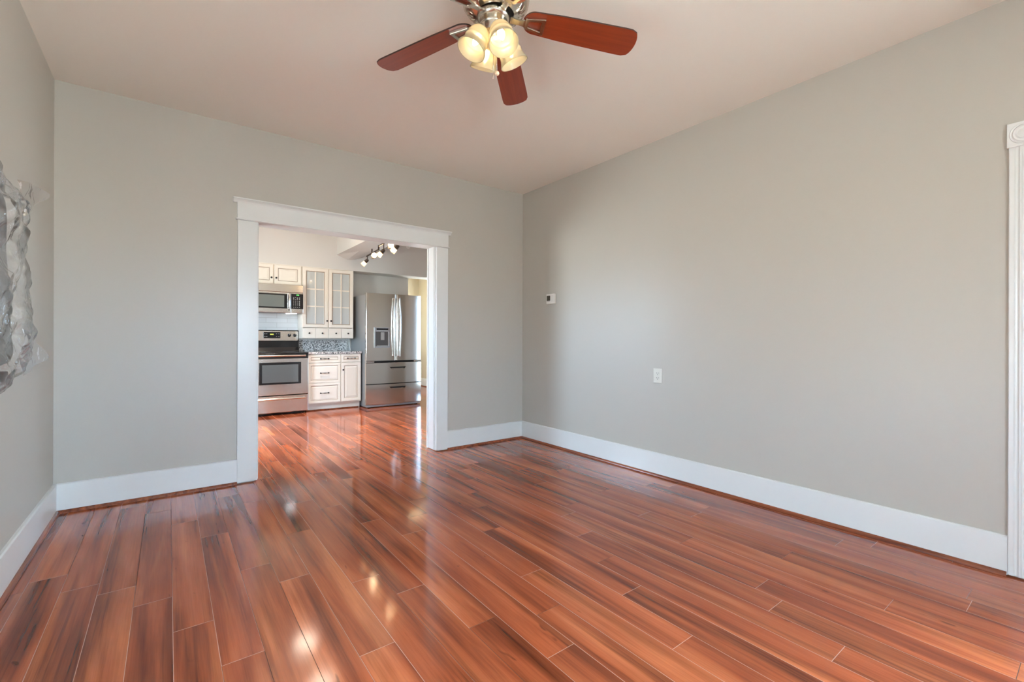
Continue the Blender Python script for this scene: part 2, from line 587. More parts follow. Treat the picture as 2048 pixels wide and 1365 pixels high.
def plank(x0, x1, y0, y1, seam_side, seam_end):
    t = (random.random(), random.random(), random.random())
    h = [random.uniform(-0.00016, 0.00016) for _ in range(4)]
    B = fl.bm
    out = [B.verts.new(p) for p in ((x0, y0, -dz), (x1, y0, -dz), (x1, y1, -dz), (x0, y1, -dz))]
    inn = [B.verts.new(p) for p in ((x0 + g, y0 + g, h[0]), (x1 - g, y0 + g, h[1]), (x1 - g, y1 - g, h[2]), (x0 + g, y1 - g, h[3]))]
    fl.face(inn, 0); tones.append(t)
    for k in range(4):
        fl.face([out[k], out[(k + 1) % 4], inn[(k + 1) % 4], inn[k]], seam_end if k in (0, 2) else seam_side); tones.append(t)


r0 = int(math.floor((FX0 - PX0) / PW))
r1 = int(math.ceil((FX1 - PX0) / PW))
for r in range(r0, r1):
    x0, x1 = max(FX0, PX0 + r * PW), min(FX1, PX0 + (r + 1) * PW)
    if x1 - x0 < 0.004:
        continue
    j = JOINT.get(r, random.uniform(0, PL))
    y = j - math.ceil((j - FY0) / PL) * PL
    while y < FY1:
        a, b = max(y, FY0), min(y + PL, FY1)
        if b - a > 0.004:
            plank(x0, x1, a, b, random.choice((1, 1, 1, 2)), random.choice((1, 1, 2)))
        y += PL
at = None
me_f = bpy.data.meshes.new('floor')
fl.bm.normal_update()
fl.bm.to_mesh(me_f)
fl.bm.free()
for m in fl.mats:
    me_f.materials.append(m)
att = me_f.attributes.new('plank', 'FLOAT_COLOR', 'CORNER')
for p in me_f.polygons:
    for li in p.loop_indices:
        att.data[li].color = (*tones[p.index], 1)
fo = bpy.data.objects.new('floor', me_f)
COL.objects.link(fo)
fo['kind'] = 'structure'
sub = MB(mat('subfloor', (0.2, 0.15, 0.1), 0.9))
sub.box(FX0, FX1, FY0, FY1, -0.10, -0.004)
obj('subfloor', sub, fo)

# ------------------------------------------------------------------ walls and ceilings
T = 0.16


def wall_with_holes(mb, axis, pos0, pos1, a0, a1, z0, z1, holes, mi=0):
    """solid wall between pos0 and pos1 on its normal axis, spanning a0..a1, with rectangular holes (b0,b1,c0,c1)"""
    def bx(u0, u1, w0, w1):
        if u1 - u0 < 1e-4 or w1 - w0 < 1e-4:
            return
        if axis == 'y':
            mb.box(u0, u1, pos0, pos1, w0, w1, mi)
        else:
            mb.box(pos0, pos1, u0, u1, w0, w1, mi)
    cur = a0
    for b0, b1, c0, c1 in sorted(holes):
        bx(cur, b0, z0, z1)
        bx(b0, b1, z0, c0)
        bx(b0, b1, c1, z1)
        cur = b1
    bx(cur, a1, z0, z1)
    return mb


DO = (0.565, 2.143, 2.060)         # doorway opening x0 x1 height
w = MB(M_WALL); wall_with_holes(w, 'x', XL - T, XL, YF - T, YB, 0, CH, [(LW[0], LW[1], LW[2], LW[3])]); struct('wall_left', w)
w = MB(M_WALL); wall_with_holes(w, 'y', YB, YK, XL - T, KX + T, 0, KH, [(DO[0] - 0.02, DO[1] + 0.02, 0, DO[2] + 0.02)]); struct('wall_back', w)
w = MB(M_WALL); wall_with_holes(w, 'x', XR, XR + T, YF - T, YB, 0, CH, [(-0.58, 0.20, 0, 2.055)]); struct('wall_right', w)
w = MB(M_WALL); wall_with_holes(w, 'y', YF - T, YF, XL, XR, 0, CH, [FW]); struct('wall_front', w)
w = MB(M_CEIL); w.box(XL - T, XR + T, YF - T, YB, CH, CH + 0.1); struct('ceiling', w)
w = MB(M_KWALL); wall_with_holes(w, 'x', XL - T, XL, YK, KY + 0.12, 0, KH, [KW]); struct('wall_kitchen_left', w)
w = MB(M_KWALL); wall_with_holes(w, 'x', KX, KX + T, YK, KY + 0.12, 0, KH, [GD]); struct('wall_kitchen_right', w)
w = MB(M_KWALL); w.box(XL, 3.602, KY, KY + 0.12, 0, KH); struct('wall_kitchen_back', w)
w = MB(M_CEIL); w.box(XL - T, KX + T, YK, KY + 0.12, KH, KH + 0.1); struct('ceiling_kitchen', w)
w = MB(M_HALL); w.box(3.30, KX + T, HY, HY + 0.1, 0, 2.6); struct('wall_hall_back', w)
w = MB(M_HALL); w.box(3.38, 3.50, KY + 0.12, HY, 0, 2.6); struct('wall_hall_left', w)
w = MB(M_HALL); wall_with_holes(w, 'x', KX, KX + T, KY + 0.12, HY, 0, 2.6, [HW]); struct('wall_hall_right', w)
w = MB(M_CEIL); w.box(3.30, KX + T, KY + 0.12, HY, 2.6, 2.7); struct('ceiling_hall', w)

# unseen slab added outside the glazed door to block its sky light
w = MB(M_CEIL); w.box(XR + T, XR + 3.4, YF - 2.2, 2.6, 2.25, 2.35); struct('sky_blocker', w)

# soffit above the cabinets, running on as the beam over the hall opening
w = MB(M_KWALL); w.box(XL, KX, 7.72, KY - 0.0005, 2.262, KH); struct('trim_1', w)

# boxed-in bulkhead under the kitchen ceiling, its underside rising to the right
prof_far = [(2.211, KH), (2.211, 2.504), (2.381, 2.437), (2.50, 2.452), (2.624, 2.506), (2.701, 2.540), (3.212, 2.819), (3.46, KH)]
prof_near = [(2.211, KH), (2.211, 2.504), (2.381, 2.494), (2.50, 2.496), (2.624, 2.520), (2.701, 2.548), (3.212, 2.819), (3.46, KH)]
w = MB(M_KWALL)
rr = [[w.bm.verts.new((x, y, z)) for x, z in pr] for pr, y in ((prof_far, 7.72), (prof_near, 7.15), (prof_near, YK))]
for a, b in zip(rr[:-1], rr[1:]):
    for k in range(len(a)):
        w.face([a[k], a[(k + 1) % 8], b[(k + 1) % 8], b[k]])
w.face(rr[0]); w.face(rr[-1])
struct('trim_2', w)

# ------------------------------------------------------------------ baseboards and shoe moulding
BT, BH = 0.018, 0.186


def board_profile(d):
    """outline of a baseboard: depth d, eased top edge"""
    return [(0, 0), (d, 0), (d, BH - 0.006), (d - 0.006, BH), (0, BH)]


def quarter(r=0.019, n=6):
    return [(0, 0)] + [(r * math.cos(k * PI / 2 / n), r * math.sin(k * PI / 2 / n)) for k in range(n + 1)]


def run_y(name, mb_m, prof, x, s, y0, y1, zoff=0.0):
    w = MB(mb_m); w.prism([(x + s * p[0], p[1] + zoff) for p in prof], 'y', y0, y1); return struct(name, w)


def run_x(name, mb_m, prof, y, s, x0, x1, zoff=0.0):
    w = MB(mb_m); w.prism([(y + s * p[0], p[1] + zoff) for p in prof], 'x', x0, x1); return struct(name, w)


CAS_O, CAS_R = 0.424, 2.263        # outer edges of the doorway casings
run_y('baseboard_left', M_TRIM, board_profile(BT), XL, 1, YF, YB, 0.004)
run_x('baseboard_back', M_TRIM, board_profile(BT), YB, -1, XL + BT, CAS_O, 0.004)
run_x('baseboard_back_right', M_TRIM, board_profile(BT), YB, -1, CAS_R, XR - BT, 0.004)
run_y('baseboard_right', M_TRIM, board_profile(BT), XR, -1, 0.31, YB, 0.004)
run_y('trim_3', M_SHOE, quarter(), XL + BT, 1, YF, YB - BT, 0.0005)
run_x('trim_4', M_SHOE, quarter(), YB - BT, -1, XL + BT, CAS_O, 0.0005)
run_x('trim_5', M_SHOE, quarter(), YB - BT, -1, CAS_R, XR - BT, 0.0005)
run_y('trim_6', M_SHOE, quarter(), XR - BT, -1, 0.312, YB - BT, 0.0005)
run_y('baseboard_hall', M_TRIM, board_profile(BT), KX, -1, KY + 0.12, HY, 0.004)
run_y('trim_7', M_SHOE, quarter(), KX - BT, -1, KY + 0.12, HY, 0.0005)
run_x('baseboard_hall_back', M_TRIM, board_profile(BT), HY, -1, 3.50, KX - BT, 0.004)
run_y('baseboard_kitchen', M_TRIM, board_profile(BT), KX, -1, GD[1] + 0.10, KY + 0.12, 0.004)

# ------------------------------------------------------------------ cased opening to the kitchen
d1 = struct('door_1', loc=(1.35, YB, 0), label='white cased opening with flat head board leading into the kitchen', cat='doorway')
CT = 0.020
w = MB(M_TRIM); w.box(CAS_O, 0.560, YB - CT, YB - 0.0003, 0.010, 2.046, 0, 0.002); obj('casing', w, d1)
w = MB(M_TRIM); w.box(2.135, CAS_R, YB - CT, YB - 0.0003, 0.010, 2.046, 0, 0.002); obj('casing', w, d1)
w = MB(M_TRIM); w.prism([(YB - 0.030, 2.0465), (YB - 0.033, 2.052), (YB - 0.030, 2.0575), (YB - 0.0003, 2.0575), (YB - 0.0003, 2.0465)], 'x', CAS_O - 0.012, CAS_R + 0.012); obj('fillet', w, d1)
w = MB(M_TRIM); w.box(CAS_O - 0.002, CAS_R + 0.002, YB - 0.022, YB - 0.0003, 2.058, 2.186); obj('head_board', w, d1)
w = MB(M_TRIM)
w.prism([(YB - 0.0003, 2.180), (YB - 0.024, 2.180), (YB - 0.028, 2.190), (YB - 0.040, 2.200), (YB - 0.047, 2.203), (YB - 0.047, 2.213), (YB - 0.0003, 2.213)], 'x', CAS_O - 0.030, CAS_R + 0.030)
obj('crown_cap', w, d1)
# jamb lining with a stop bead
w = MB(M_TRIM)
w.box(DO[1], DO[1] + 0.019, YB - 0.0005, YK + 0.0005, 0.004, DO[2])
w.box(DO[0] - 0.019, DO[0], YB - 0.0005, YK + 0.0005, 0.004, DO[2])
w.box(DO[0] - 0.019, DO[1] + 0.019, YB - 0.0005, YK + 0.0005, DO[2], DO[2] + 0.019)
obj('jamb', w, d1)
w = MB(M_TRIM)
for xa, xb in ((DO[1] - 0.008, DO[1] - 0.0002), (DO[0] + 0.0002, DO[0] + 0.008)):
    w.box(xa, xb, YB + 0.022, YB + 0.034, 0.006, DO[2] - 0.001, 0, 0.002)
    w.box(xa + 0.003, xb, YB + 0.050, YB + 0.056, 0.006, DO[2] - 0.001, 0, 0.001)
w.box(DO[0], DO[1], YB + 0.022, YB + 0.034, DO[2] - 0.008, DO[2] - 0.0002, 0, 0.002)
obj('stop_bead', w, d1)
w = MB(M_TRIM)
w.box(CAS_O, 0.560, YK + 0.0003, YK + CT, 0.004, 2.16); w.box(2.135, CAS_R, YK + 0.0003, YK + CT, 0.004, 2.16); w.box(0.5605, 2.1345, YK + 0.0003, YK + CT, 2.058, 2.16)
obj('rear_casing', w, d1)

# ------------------------------------------------------------------ fluted casing and door in the right wall
d2 = struct('door_2', loc=(XR, -0.19, 0), label='white fluted door casing with a rosette corner block at the right edge', cat='doorway')


def fluted(y0, y1, z0, z1):
    w = MB(M_TRIM)
    n, pts = 3, [(XR - 0.0003, y0), (XR - 0.018, y0), (XR - 0.020, y0 + 0.003)]
    fw = (y1 - y0 - 0.03) / n
    for k in range(n):
        a = y0 + 0.015 + k * fw + 0.003
        b = a + fw - 0.006
        pts.append((XR - 0.020, a))
        for j in range(1, 6):
            s = j / 6
            pts.append((XR - 0.020 + 0.007 * math.sin(PI * s), a + (b - a) * s))
        pts.append((XR - 0.020, b))
    pts += [(XR - 0.020, y1 - 0.003), (XR - 0.018, y1), (XR - 0.0003, y1)]
    w.prism(pts, 'z', z0, z1)
    return w


def rosette(yc, zc, s):
    w = MB(M_TRIM)
    w.box(XR - 0.026, XR - 0.0003, yc - s, yc + s, zc - s, zc + s, 0, 0.002)
    pr = [(0, 0.009), (0.012, 0.008), (0.018, 0.004), (0.024, 0.003), (0.030, 0.008), (0.037, 0.008), (0.042, 0.002), (0.048, 0.004), (0.050, 0.0)]
    w.lathe([(r, h) for r, h in pr], (XR - 0.026, yc, zc), (-1, 0, 0), 40)
    return w


obj('fluted_casing', fluted(0.207, 0.309, 0.008, 2.056), d2)
obj('fluted_casing', fluted(-0.689, -0.587, 0.008, 2.056), d2)
obj('rosette_block', rosette(0.258, 2.1135, 0.0575), d2)
obj('rosette_block', rosette(-0.638, 2.1135, 0.0575), d2)
w = MB(M_TRIM); w.box(XR - 0.020, XR - 0.0003, -0.58, 0.20, 2.062, 2.165, 0, 0.003); obj('head_casing', w, d2)
w = MB(M_TRIM)
wall_with_holes(w, 'x', XR + 0.03, XR + 0.07, -0.575, 0.195, 0.01, 2.05, [(DG[0], DG[1], DG[2], DG[3])])
leaf = obj('door_leaf', w, d2)  # leaf glazed as an added way in for daylight
w = MB(thin_glass('clear_door_glass', (0.97, 0.98, 0.98), 1.3, 0.01)); w.box(XR + 0.047, XR + 0.053, DG[0] - 0.005, DG[1] + 0.005, DG[2] - 0.005, DG[3] + 0.005); obj('glass_pane', w, leaf)
w = MB(M_NICKEL); w.lathe([(0, 0.06), (0.02, 0.058), (0.028, 0.045), (0.022, 0.03), (0.011, 0.022), (0.011, 0.006), (0.03, 0.004), (0.03, 0)], (XR + 0.03, -0.548, 0.98), (-1, 0, 0), 24); obj('door_knob', w, leaf)

# ------------------------------------------------------------------ windows (behind the camera, beside it, and beyond the kitchen)


def window_y(name, x0, x1, z0, z1, y, inward):
    e = struct(name, loc=((x0 + x1) / 2, y, z0))
    w = MB(M_TRIM)
    f = 0.05
    ya, yb = (y - 0.10, y - 0.05) if inward > 0 else (y + 0.05, y + 0.10)
    w.box(x0, x0 + f, ya, yb, z0, z1); w.box(x1 - f, x1, ya, yb, z0, z1)
    w.box(x0 + f, x1 - f, ya, yb, z0, z0 + f); w.box(x0 + f, x1 - f, ya, yb, z1 - f, z1)
    zm = (z0 + z1) / 2
    w.box(x0 + f, x1 - f, ya, yb, zm - 0.025, zm + 0.025)
    xm = (x0 + x1) / 2
    w.box(xm - 0.03, xm + 0.03, ya, yb, z0 + f, zm - 0.025); w.box(xm - 0.03, xm + 0.03, ya, yb, zm + 0.025, z1 - f)
    obj('window_frame', w, e)
    w = MB(M_TRIM)
    c, yc0, yc1 = 0.10, *((y + 0.0003, y + 0.02) if inward > 0 else (y - 0.02, y - 0.0003))
    w.box(x0 - c, x0, yc0, yc1, z0, z1); w.box(x1, x1 + c, yc0, yc1, z0, z1)
    w.box(x0 - c, x1 + c, yc0, yc1, z1, z1 + c); w.box(x0 - c, x1 + c, yc0, yc1, z0 - c, z0)
    obj('window_casing', w, e)


def window_x(name, y0, y1, z0, z1, x, inward, mid=True, c=0.10, label=None):
    e = struct(name, loc=(x, (y0 + y1) / 2, z0), label=label, cat='window' if label else None)
    w = MB(M_TRIM)
    f = 0.05
    xa, xb = (x - 0.10, x - 0.05) if inward > 0 else (x + 0.05, x + 0.10)
    w.box(xa, xb, y0, y0 + f, z0, z1); w.box(xa, xb, y1 - f, y1, z0, z1)
    w.box(xa, xb, y0 + f, y1 - f, z0, z0 + f); w.box(xa, xb, y0 + f, y1 - f, z1 - f, z1)
    if mid:
        zm = (z0 + z1) / 2
        w.box(xa, xb, y0 + f, y1 - f, zm - 0.025, zm + 0.025)
    obj('window_frame', w, e)
    w = MB(M_TRIM)
    xc0, xc1 = (x + 0.0003, x + 0.02) if inward > 0 else (x - 0.02, x - 0.0003)
    zb = z0 - (0.06 if z0 > 0.2 else 0.06)
    w.box(xc0, xc1, y0 - c, y0, zb, z1); w.box(xc0, xc1, y1, y1 + c, zb, z1)
    w.box(xc0, xc1, y0 - c, y1 + c, z1, z1 + c); w.box(xc0, xc1, y0, y1, zb, z0)
    obj('window_casing', w, e)


window_y('window_1', FW[0], FW[1], FW[2], FW[3], YF, 1)
window_x('fill_window_left', LW[0], LW[1], LW[2], LW[3], XL, 1)
window_x('fill_window_kitchen', KW[0], KW[1], KW[2], KW[3], XL, 1)
window_x('door_3', GD[0], GD[1], GD[2], GD[3], KX, -1, mid=False)
w = MB(thin_glass('dimming_door_glass', (0.40, 0.43, 0.46), 1.2, 0.02)); w.box(KX + 0.072, KX + 0.078, GD[0] + 0.05, GD[1] - 0.05, GD[2] + 0.05, GD[3] - 0.05)  # pane added with a tint to dim the daylight mirrored in fridge and floor
_g = obj('glass_pane', w, bpy.data.objects['door_3'])
window_x('window_3', HW[0], HW[1], HW[2], HW[3], KX, -1, c=0.10, label='white window casing glimpsed on the yellow hall wall beyond the fridge')

# ------------------------------------------------------------------ thermostat and outlet
t = thing('thermostat', 'small white wall thermostat with a dark screen near the room corner', 'thermostat', (XR, 3.592, 1.50))
w = MB(M_PLAST); w.box(XR - 0.026, XR - 0.0003, 3.530, 3.655, 1.500, 1.606, 0, 0.004); body = obj('housing', w, t)
w = MB(M_LCD); w.box(XR - 0.0272, XR - 0.0258, 3.592, 3.645, 1.534, 1.587); obj('screen', w, t)
w = MB(mat('grey_button', (0.42, 0.39, 0.36), 0.5)); w.box(XR - 0.0275, XR - 0.0258, 3.596, 3.642, 1.522, 1.529, 0, 0.0006); obj('button_strip', w, t)
w = MB(mat('louvre_grey', (0.66, 0.63, 0.58), 0.5))
for k in range(4):
    w.box(XR - 0.0266, XR - 0.0258, 3.540 + k * 0.011, 3.5445 + k * 0.011, 1.522, 1.590)
obj('louvre', w, t)

t = thing('wall_outlet', 'ivory duplex electrical outlet low on the right wall', 'outlet', (XR, 2.2825, 0.766))
w = MB(M_IVORY); w.box(XR - 0.006, XR - 0.0003, 2.241, 2.324, 0.768, 0.890, 0, 0.0025); obj('cover_plate', w, t)
for zc in (0.808, 0.848):
    w = MB(M_IVORY, M_SLOT)
    pts = []
    for k in range(24):
        a = 2 * PI * k / 24
        pts.append((2.2825 + 0.0172 * math.cos(a), zc + max(-0.0132, min(0.0132, 0.0172 * math.sin(a)))))
    w.prism(pts, 'x', XR - 0.0078, XR - 0.0055)
    w.box(XR - 0.0082, XR - 0.0076, 2.2885, 2.2912, zc - 0.001, zc + 0.008, 1)
    w.box(XR - 0.0082, XR - 0.0076, 2.2738, 2.2765, zc - 0.001, zc + 0.008, 1)
    w.lathe([(0.0028, 0), (0.0028, 0.0006), (0, 0.0006)], (XR - 0.0077, 2.2825, zc - 0.0075), (-1, 0, 0), 12, 1)
    obj('receptacle', w, t)
w = MB(M_IVORY); w.lathe([(0.004, 0), (0.0035, 0.0012), (0, 0.0016)], (XR - 0.006, 2.2825, 0.828), (-1, 0, 0), 14); obj('screw', w, t)

# ------------------------------------------------------------------ ceiling fan
FC = Vector((1.185, 1.702, CH))
fan = thing('ceiling_fan', 'brushed nickel ceiling fan with five cherry blades and four glowing glass shades', 'ceiling fan', FC)
fx, fy = FC.x, FC.y
w = MB(M_NICKEL, M_NICKEL_D)
w.lathe([(0.0, CH - 0.0003), (0.118, CH - 0.0003), (0.124, 2.765), (0.124, 2.745), (0.140, 2.722), (0.152, 2.695), (0.1535, 2.668), (0.149, 2.648), (0.138, 2.631), (0.118, 2.617), (0.094, 2.608), (0.084, 2.606)], (fx, fy, 0), (0, 0, 1), 64)
w.lathe([(0.084, 2.606), (0.084, 2.618), (0.0, 2.618)], (fx, fy, 0), (0, 0, 1), 64, 1)
for k in range(30):       # raised tubes shaped as the highlights along the vent slots
    a = 2 * PI * k / 30
    pts = []
    for j in range(4):
        r_ = 0.107 + 0.009 * j
        z_ = {0: 2.6125, 1: 2.6165, 2: 2.6220, 3: 2.6288}[j]
        da = 0.05 * math.sin(j * 1.4)
        pts.append((fx + r_ * math.cos(a + da), fy + r_ * math.sin(a + da), z_ - 0.001))
    w.tube(pts, 0.0022, 6, 0)
obj('motor_housing', w, fan)
lx, ly = fx - 0.008, fy + 0.006      # the light kit hangs a touch off plumb
w = MB(M_NICKEL)
w.lathe([(0.0, 2.6175), (0.070, 2.6175), (0.074, 2.612), (0.074, 2.588), (0.070, 2.582), (0.064, 2.578), (0.0635, 2.560), (0.0655, 2.556), (0.0655, 2.550), (0.0625, 2.546), (0.0625, 2.522), (0.060, 2.512), (0.050, 2.506), (0.0, 2.506)], (lx, ly, 0), (0, 0, 1), 48)
obj('switch_housing', w, fan)
w = MB(mat('cream_fitter', (0.70, 0.60, 0.46), 0.3, 0.4))
w.lathe([(0.0, 2.5055), (0.047, 2.5055), (0.049, 2.495), (0.045, 2.488), (0.047, 2.480), (0.042, 2.472), (0.036, 2.464), (0.020, 2.456), (0.0, 2.454)], (lx, ly, 0), (0, 0, 1), 40)
obj('light_fitter', w, fan)


def fan_matrix(ang, pitch=0.0, droop=0.0, z=2.607):
    return Matrix.Translation((fx, fy, z)) @ Matrix.Rotation(ang, 4, 'Z') @ Matrix.Rotation(droop, 4, 'Y') @ Matrix.Rotation(-pitch, 4, 'X')


PH = R(44.27)
for k in range(5):
    ang = PH + k * 2 * PI / 5
    mt = fan_matrix(ang, R(11), R(5.2))
    # blade outline, along +x
    up = []
    nseg = 10
    rt, tip = 0.128, 0.674
    hw0, hw1 = 0.058, 0.074
    for j in range(nseg + 1):     # rounded root, upper half
        a = PI - (PI / 2) * j / nseg
        up.append((rt + 0.055 + 0.055 * math.cos(a), hw0 * math.sin(a)))
    up.append((0.30, 0.066))
    up.append((0.42, 0.070))
    up.append((0.60, hw1))
    up.append((0.634, hw1 - 0.001))
    for j in range(1, 9):
        y_ = (hw1 - 0.002) * (1 - j / 8)
        up.append((0.638 + (tip - 0.638) * math.sqrt(max(0, 1 - (y_ / hw1) ** 2)), y_))
    low = [(x, -y) for x, y in reversed(up[1:-1])]
    outl = up + low
    mb = MB(M_BLADE, M_BLADE_EDGE)
    th = 0.0035
    A = [mb.bm.verts.new((x, y, -th)) for x, y in outl]
    Bv = [mb.bm.verts.new((x, y, th)) for x, y in outl]
    n = len(outl)
    mb.face(list(reversed(A)), 0); mb.face(Bv, 0)
    for j in range(n):
        mb.face([A[j], A[(j + 1) % n], Bv[(j + 1) % n], Bv[j]], 1)
    finish(mb.bm)
    me = bpy.data.meshes.new('blade')
    mb.bm.to_mesh(me); mb.bm.free()
    me.materials.append(M_BLADE); me.materials.append(M_BLADE_EDGE)
    bo = bpy.data.objects.new('blade', me)
    COL.objects.link(bo)
    bo.parent = fan
    bo.matrix_local = Matrix.Translation(-FC) @ mt
    # blade iron: open trapezoid frame under the blade plus an arm to the hub
    mb = MB(M_NICKEL)

    def quad_ring(outer, inner, z0, z1):
        v = [[mb.bm.verts.new((x, y, z)) for x, y in poly] for poly, z in ((outer, z0), (inner, z0), (inner, z1), (outer, z1))]
        for a_, b_ in ((0, 1), (1, 2), (2, 3), (3, 0)):
            for j in range(4):
                mb.face([v[a_][j], v[a_][(j + 1) % 4], v[b_][(j + 1) % 4], v[b_][j]])
    quad_ring([(0.138, -0.027), (0.229, -0.044), (0.229, 0.044), (0.138, 0.027)],
              [(0.153, -0.014), (0.212, -0.026), (0.212, 0.026), (0.153, 0.014)], -0.017, -0.0037)
    finish(mb.bm)
    bmesh.ops.bevel(mb.bm, geom=mb.bm.edges[:], offset=0.0018, segments=2, affect='EDGES')
    pa = [(0.150, 0, -0.011), (0.130, 0, -0.012), (0.110, 0, -0.012), (0.090, 0, -0.010), (0.068, 0, -0.007)]
    wd = [0.020, 0.015, 0.012, 0.013, 0.017]
    prev = None
    for (x, y, z), hw in zip(pa, wd):
        cur = [mb.bm.verts.new(p) for p in ((x, -hw, z - 0.004), (x, hw, z - 0.004), (x, hw, z + 0.004), (x, -hw, z + 0.004))]
        if prev:
            for j in range(4):
                mb.face([prev[j], prev[(j + 1) % 4], cur[(j + 1) % 4], cur[j]])
        else:
            mb.face(cur)
        prev = cur
    mb.face(prev)
    bmesh.ops.recalc_face_normals(mb.bm, faces=mb.bm.faces[:])
    me = bpy.data.meshes.new('blade_iron')
    mb.bm.to_mesh(me); mb.bm.free()
    me.materials.append(M_NICKEL)
    io = bpy.data.objects.new('blade_iron', me)
    COL.objects.link(io)
    io.parent = bo

SH_PROF = [(0.021, 0.0), (0.030, 0.003), (0.040, 0.014), (0.0475, 0.030), (0.0515, 0.048), (0.0525, 0.062), (0.0545, 0.066), (0.0545, 0.071), (0.0530, 0.075), (0.0555, 0.090), (0.0610, 0.106), (0.0655, 0.116), (0.0665, 0.120)]
for k in range(4):
    az = R(-99.6 + 90 * k)
    el = R(64)
    ax = Vector((math.cos(az) * math.cos(el), math.sin(az) * math.cos(el), -math.sin(el)))
    o0 = Vector((lx + 0.056 * math.cos(az), ly + 0.056 * math.sin(az), 2.524))
    w = MB(M_SHADE)
    w.lathe(SH_PROF + [(r_ - 0.003, h) for r_, h in reversed(SH_PROF)], o0, ax, 48)
    sh = obj('lamp_shade', w, fan, base=o0)
    w = MB(M_NICKEL)
    w.tube([(lx + 0.030 * math.cos(az), ly + 0.030 * math.sin(az), 2.484), (lx + 0.048 * math.cos(az), ly + 0.048 * math.sin(az), 2.500), tuple(o0 - ax * 0.012)], [0.011, 0.012, 0.014], 14)
    w.lathe([(0.0, -0.020), (0.018, -0.018), (0.0235, -0.008), (0.0235, 0.004), (0.016, 0.010), (0.013, 0.028), (0.0, 0.028)], o0, ax, 24)
    obj('lamp_holder', w, fan)
    w = MB(M_BULB)
    w.lathe([(0.009, 0.0285), (0.011, 0.034), (0.016, 0.044), (0.0175, 0.054), (0.015, 0.068), (0.010, 0.082), (0.005, 0.092), (0.0, 0.096)], o0, ax, 20)
    obj('bulb', w, sh)

# pull chains
for (cx_, cy_, z0_, z1_, kind) in ((lx - 0.003, ly - 0.004, 2.470, 2.338, 0), (lx + 0.012, ly - 0.012, 2.470, 2.352, 1)):
    w = MB(M_NICKEL)
    w.tube([(cx_, cy_, z0_), (cx_, cy_, z1_)], 0.0012, 8)
    for j in range(int((z0_ - z1_) / 0.006)):
        w.lathe([(0, -0.0018), (0.0018, 0), (0, 0.0018)], (cx_, cy_, z0_ - 0.006 * j - 0.003), (0, 0, 1), 6)
    ch = obj('pull_chain', w, fan)
    w = MB(M_NICKEL if kind == 0 else M_BEAD)
    if kind == 0:
        w.lathe([(0.0, 0.0), (0.0026, -0.002), (0.0034, -0.014), (0.0022, -0.022), (0.0, -0.023)], (cx_, cy_, z1_), (0, 0, 1), 14)
    else:
        w.lathe([(0.0, 0.0), (0.003, -0.001), (0.0095, -0.006), (0.0110, -0.012), (0.0085, -0.018), (0.003, -0.021), (0.0, -0.021)], (cx_, cy_, z1_), (0, 0, 1), 20)
    obj('chain_fob', w, ch)

# ------------------------------------------------------------------ kitchen cabinets
DOOR_PROF = [(0, 0.019), (0, 0.003), (0.003, 0), (0.046, 0), (0.050, 0.006), (0.054, 0.0065), (0.058, 0.009), (0.068, 0.008), (0.082, 0.003)]
DOOR_MIS = [0, 0, 0, 0, 1, 1, 0, 0, 0]
DRAW_PROF = [(0, 0.019), (0, 0.003), (0.003, 0), (0.034, 0), (0.037, 0.005), (0.041, 0.0055), (0.044, 0.008), (0.052, 0.007), (0.062, 0.003)]


def front(x0, x1, z0, z1, yf, prof=DOOR_PROF):
    w = MB(M_CREAM, M_GLAZE)
    lim = min(x1 - x0, z1 - z0) / 2 - 0.012
    pr = [(min(s, lim + i * 1e-4), d) for i, (s, d) in enumerate(prof)]
    rs = w.rings(x0, x1, z0, z1, yf, pr, True, DOOR_MIS)
    w.face(list(reversed(rs[0])), 0)
    return w


def knob_at(x, y, z, parent, r=0.0145):
    w = MB(M_BLACKM)
    w.lathe([(0.006, 0.0005), (0.0055, 0.012), (r * 0.85, 0.016), (r, 0.021), (r * 0.85, 0.027), (r * 0.4, 0.030), (0, 0.0305)], (x, y, z), (0, -1, 0), 20)
    return obj('knob', w, parent)


def pull_at(x0, x1, y, z, parent):
    w = MB(M_BLACKM)
    for x in (x0, x1):
        w.lathe([(0.010, 0.0005), (0.009, 0.004), (0.005, 0.006), (0.005, 0.020), (0.0095, 0.022), (0.0105, 0.028), (0.006, 0.033), (0, 0.034)], (x, y, z), (0, -1, 0), 16)
    m = (x0 + x1) / 2
    w.tube([(x0, y - 0.026, z), (x0 + (m - x0) * 0.55, y - 0.028, z + 0.001), (m, y - 0.029, z), (m + (x1 - m) * 0.45, y - 0.028, z + 0.001), (x1, y - 0.026, z)], [0.0038, 0.0045, 0.0072, 0.0045, 0.0038], 12)
    return obj('pull', w, parent)


# base cabinets
def base_box(x0, x1, parent):
    w = MB(M_CREAM)
    w.box(x0, x1, 7.430, 8.018, 0.105, 0.8795)
    obj('carcass', w, parent)
    w = MB(M_CREAM)
    w.box(x0, x1, 7.490, 7.505, 0.002, 0.1045)
    obj('toe_kick', w, parent)


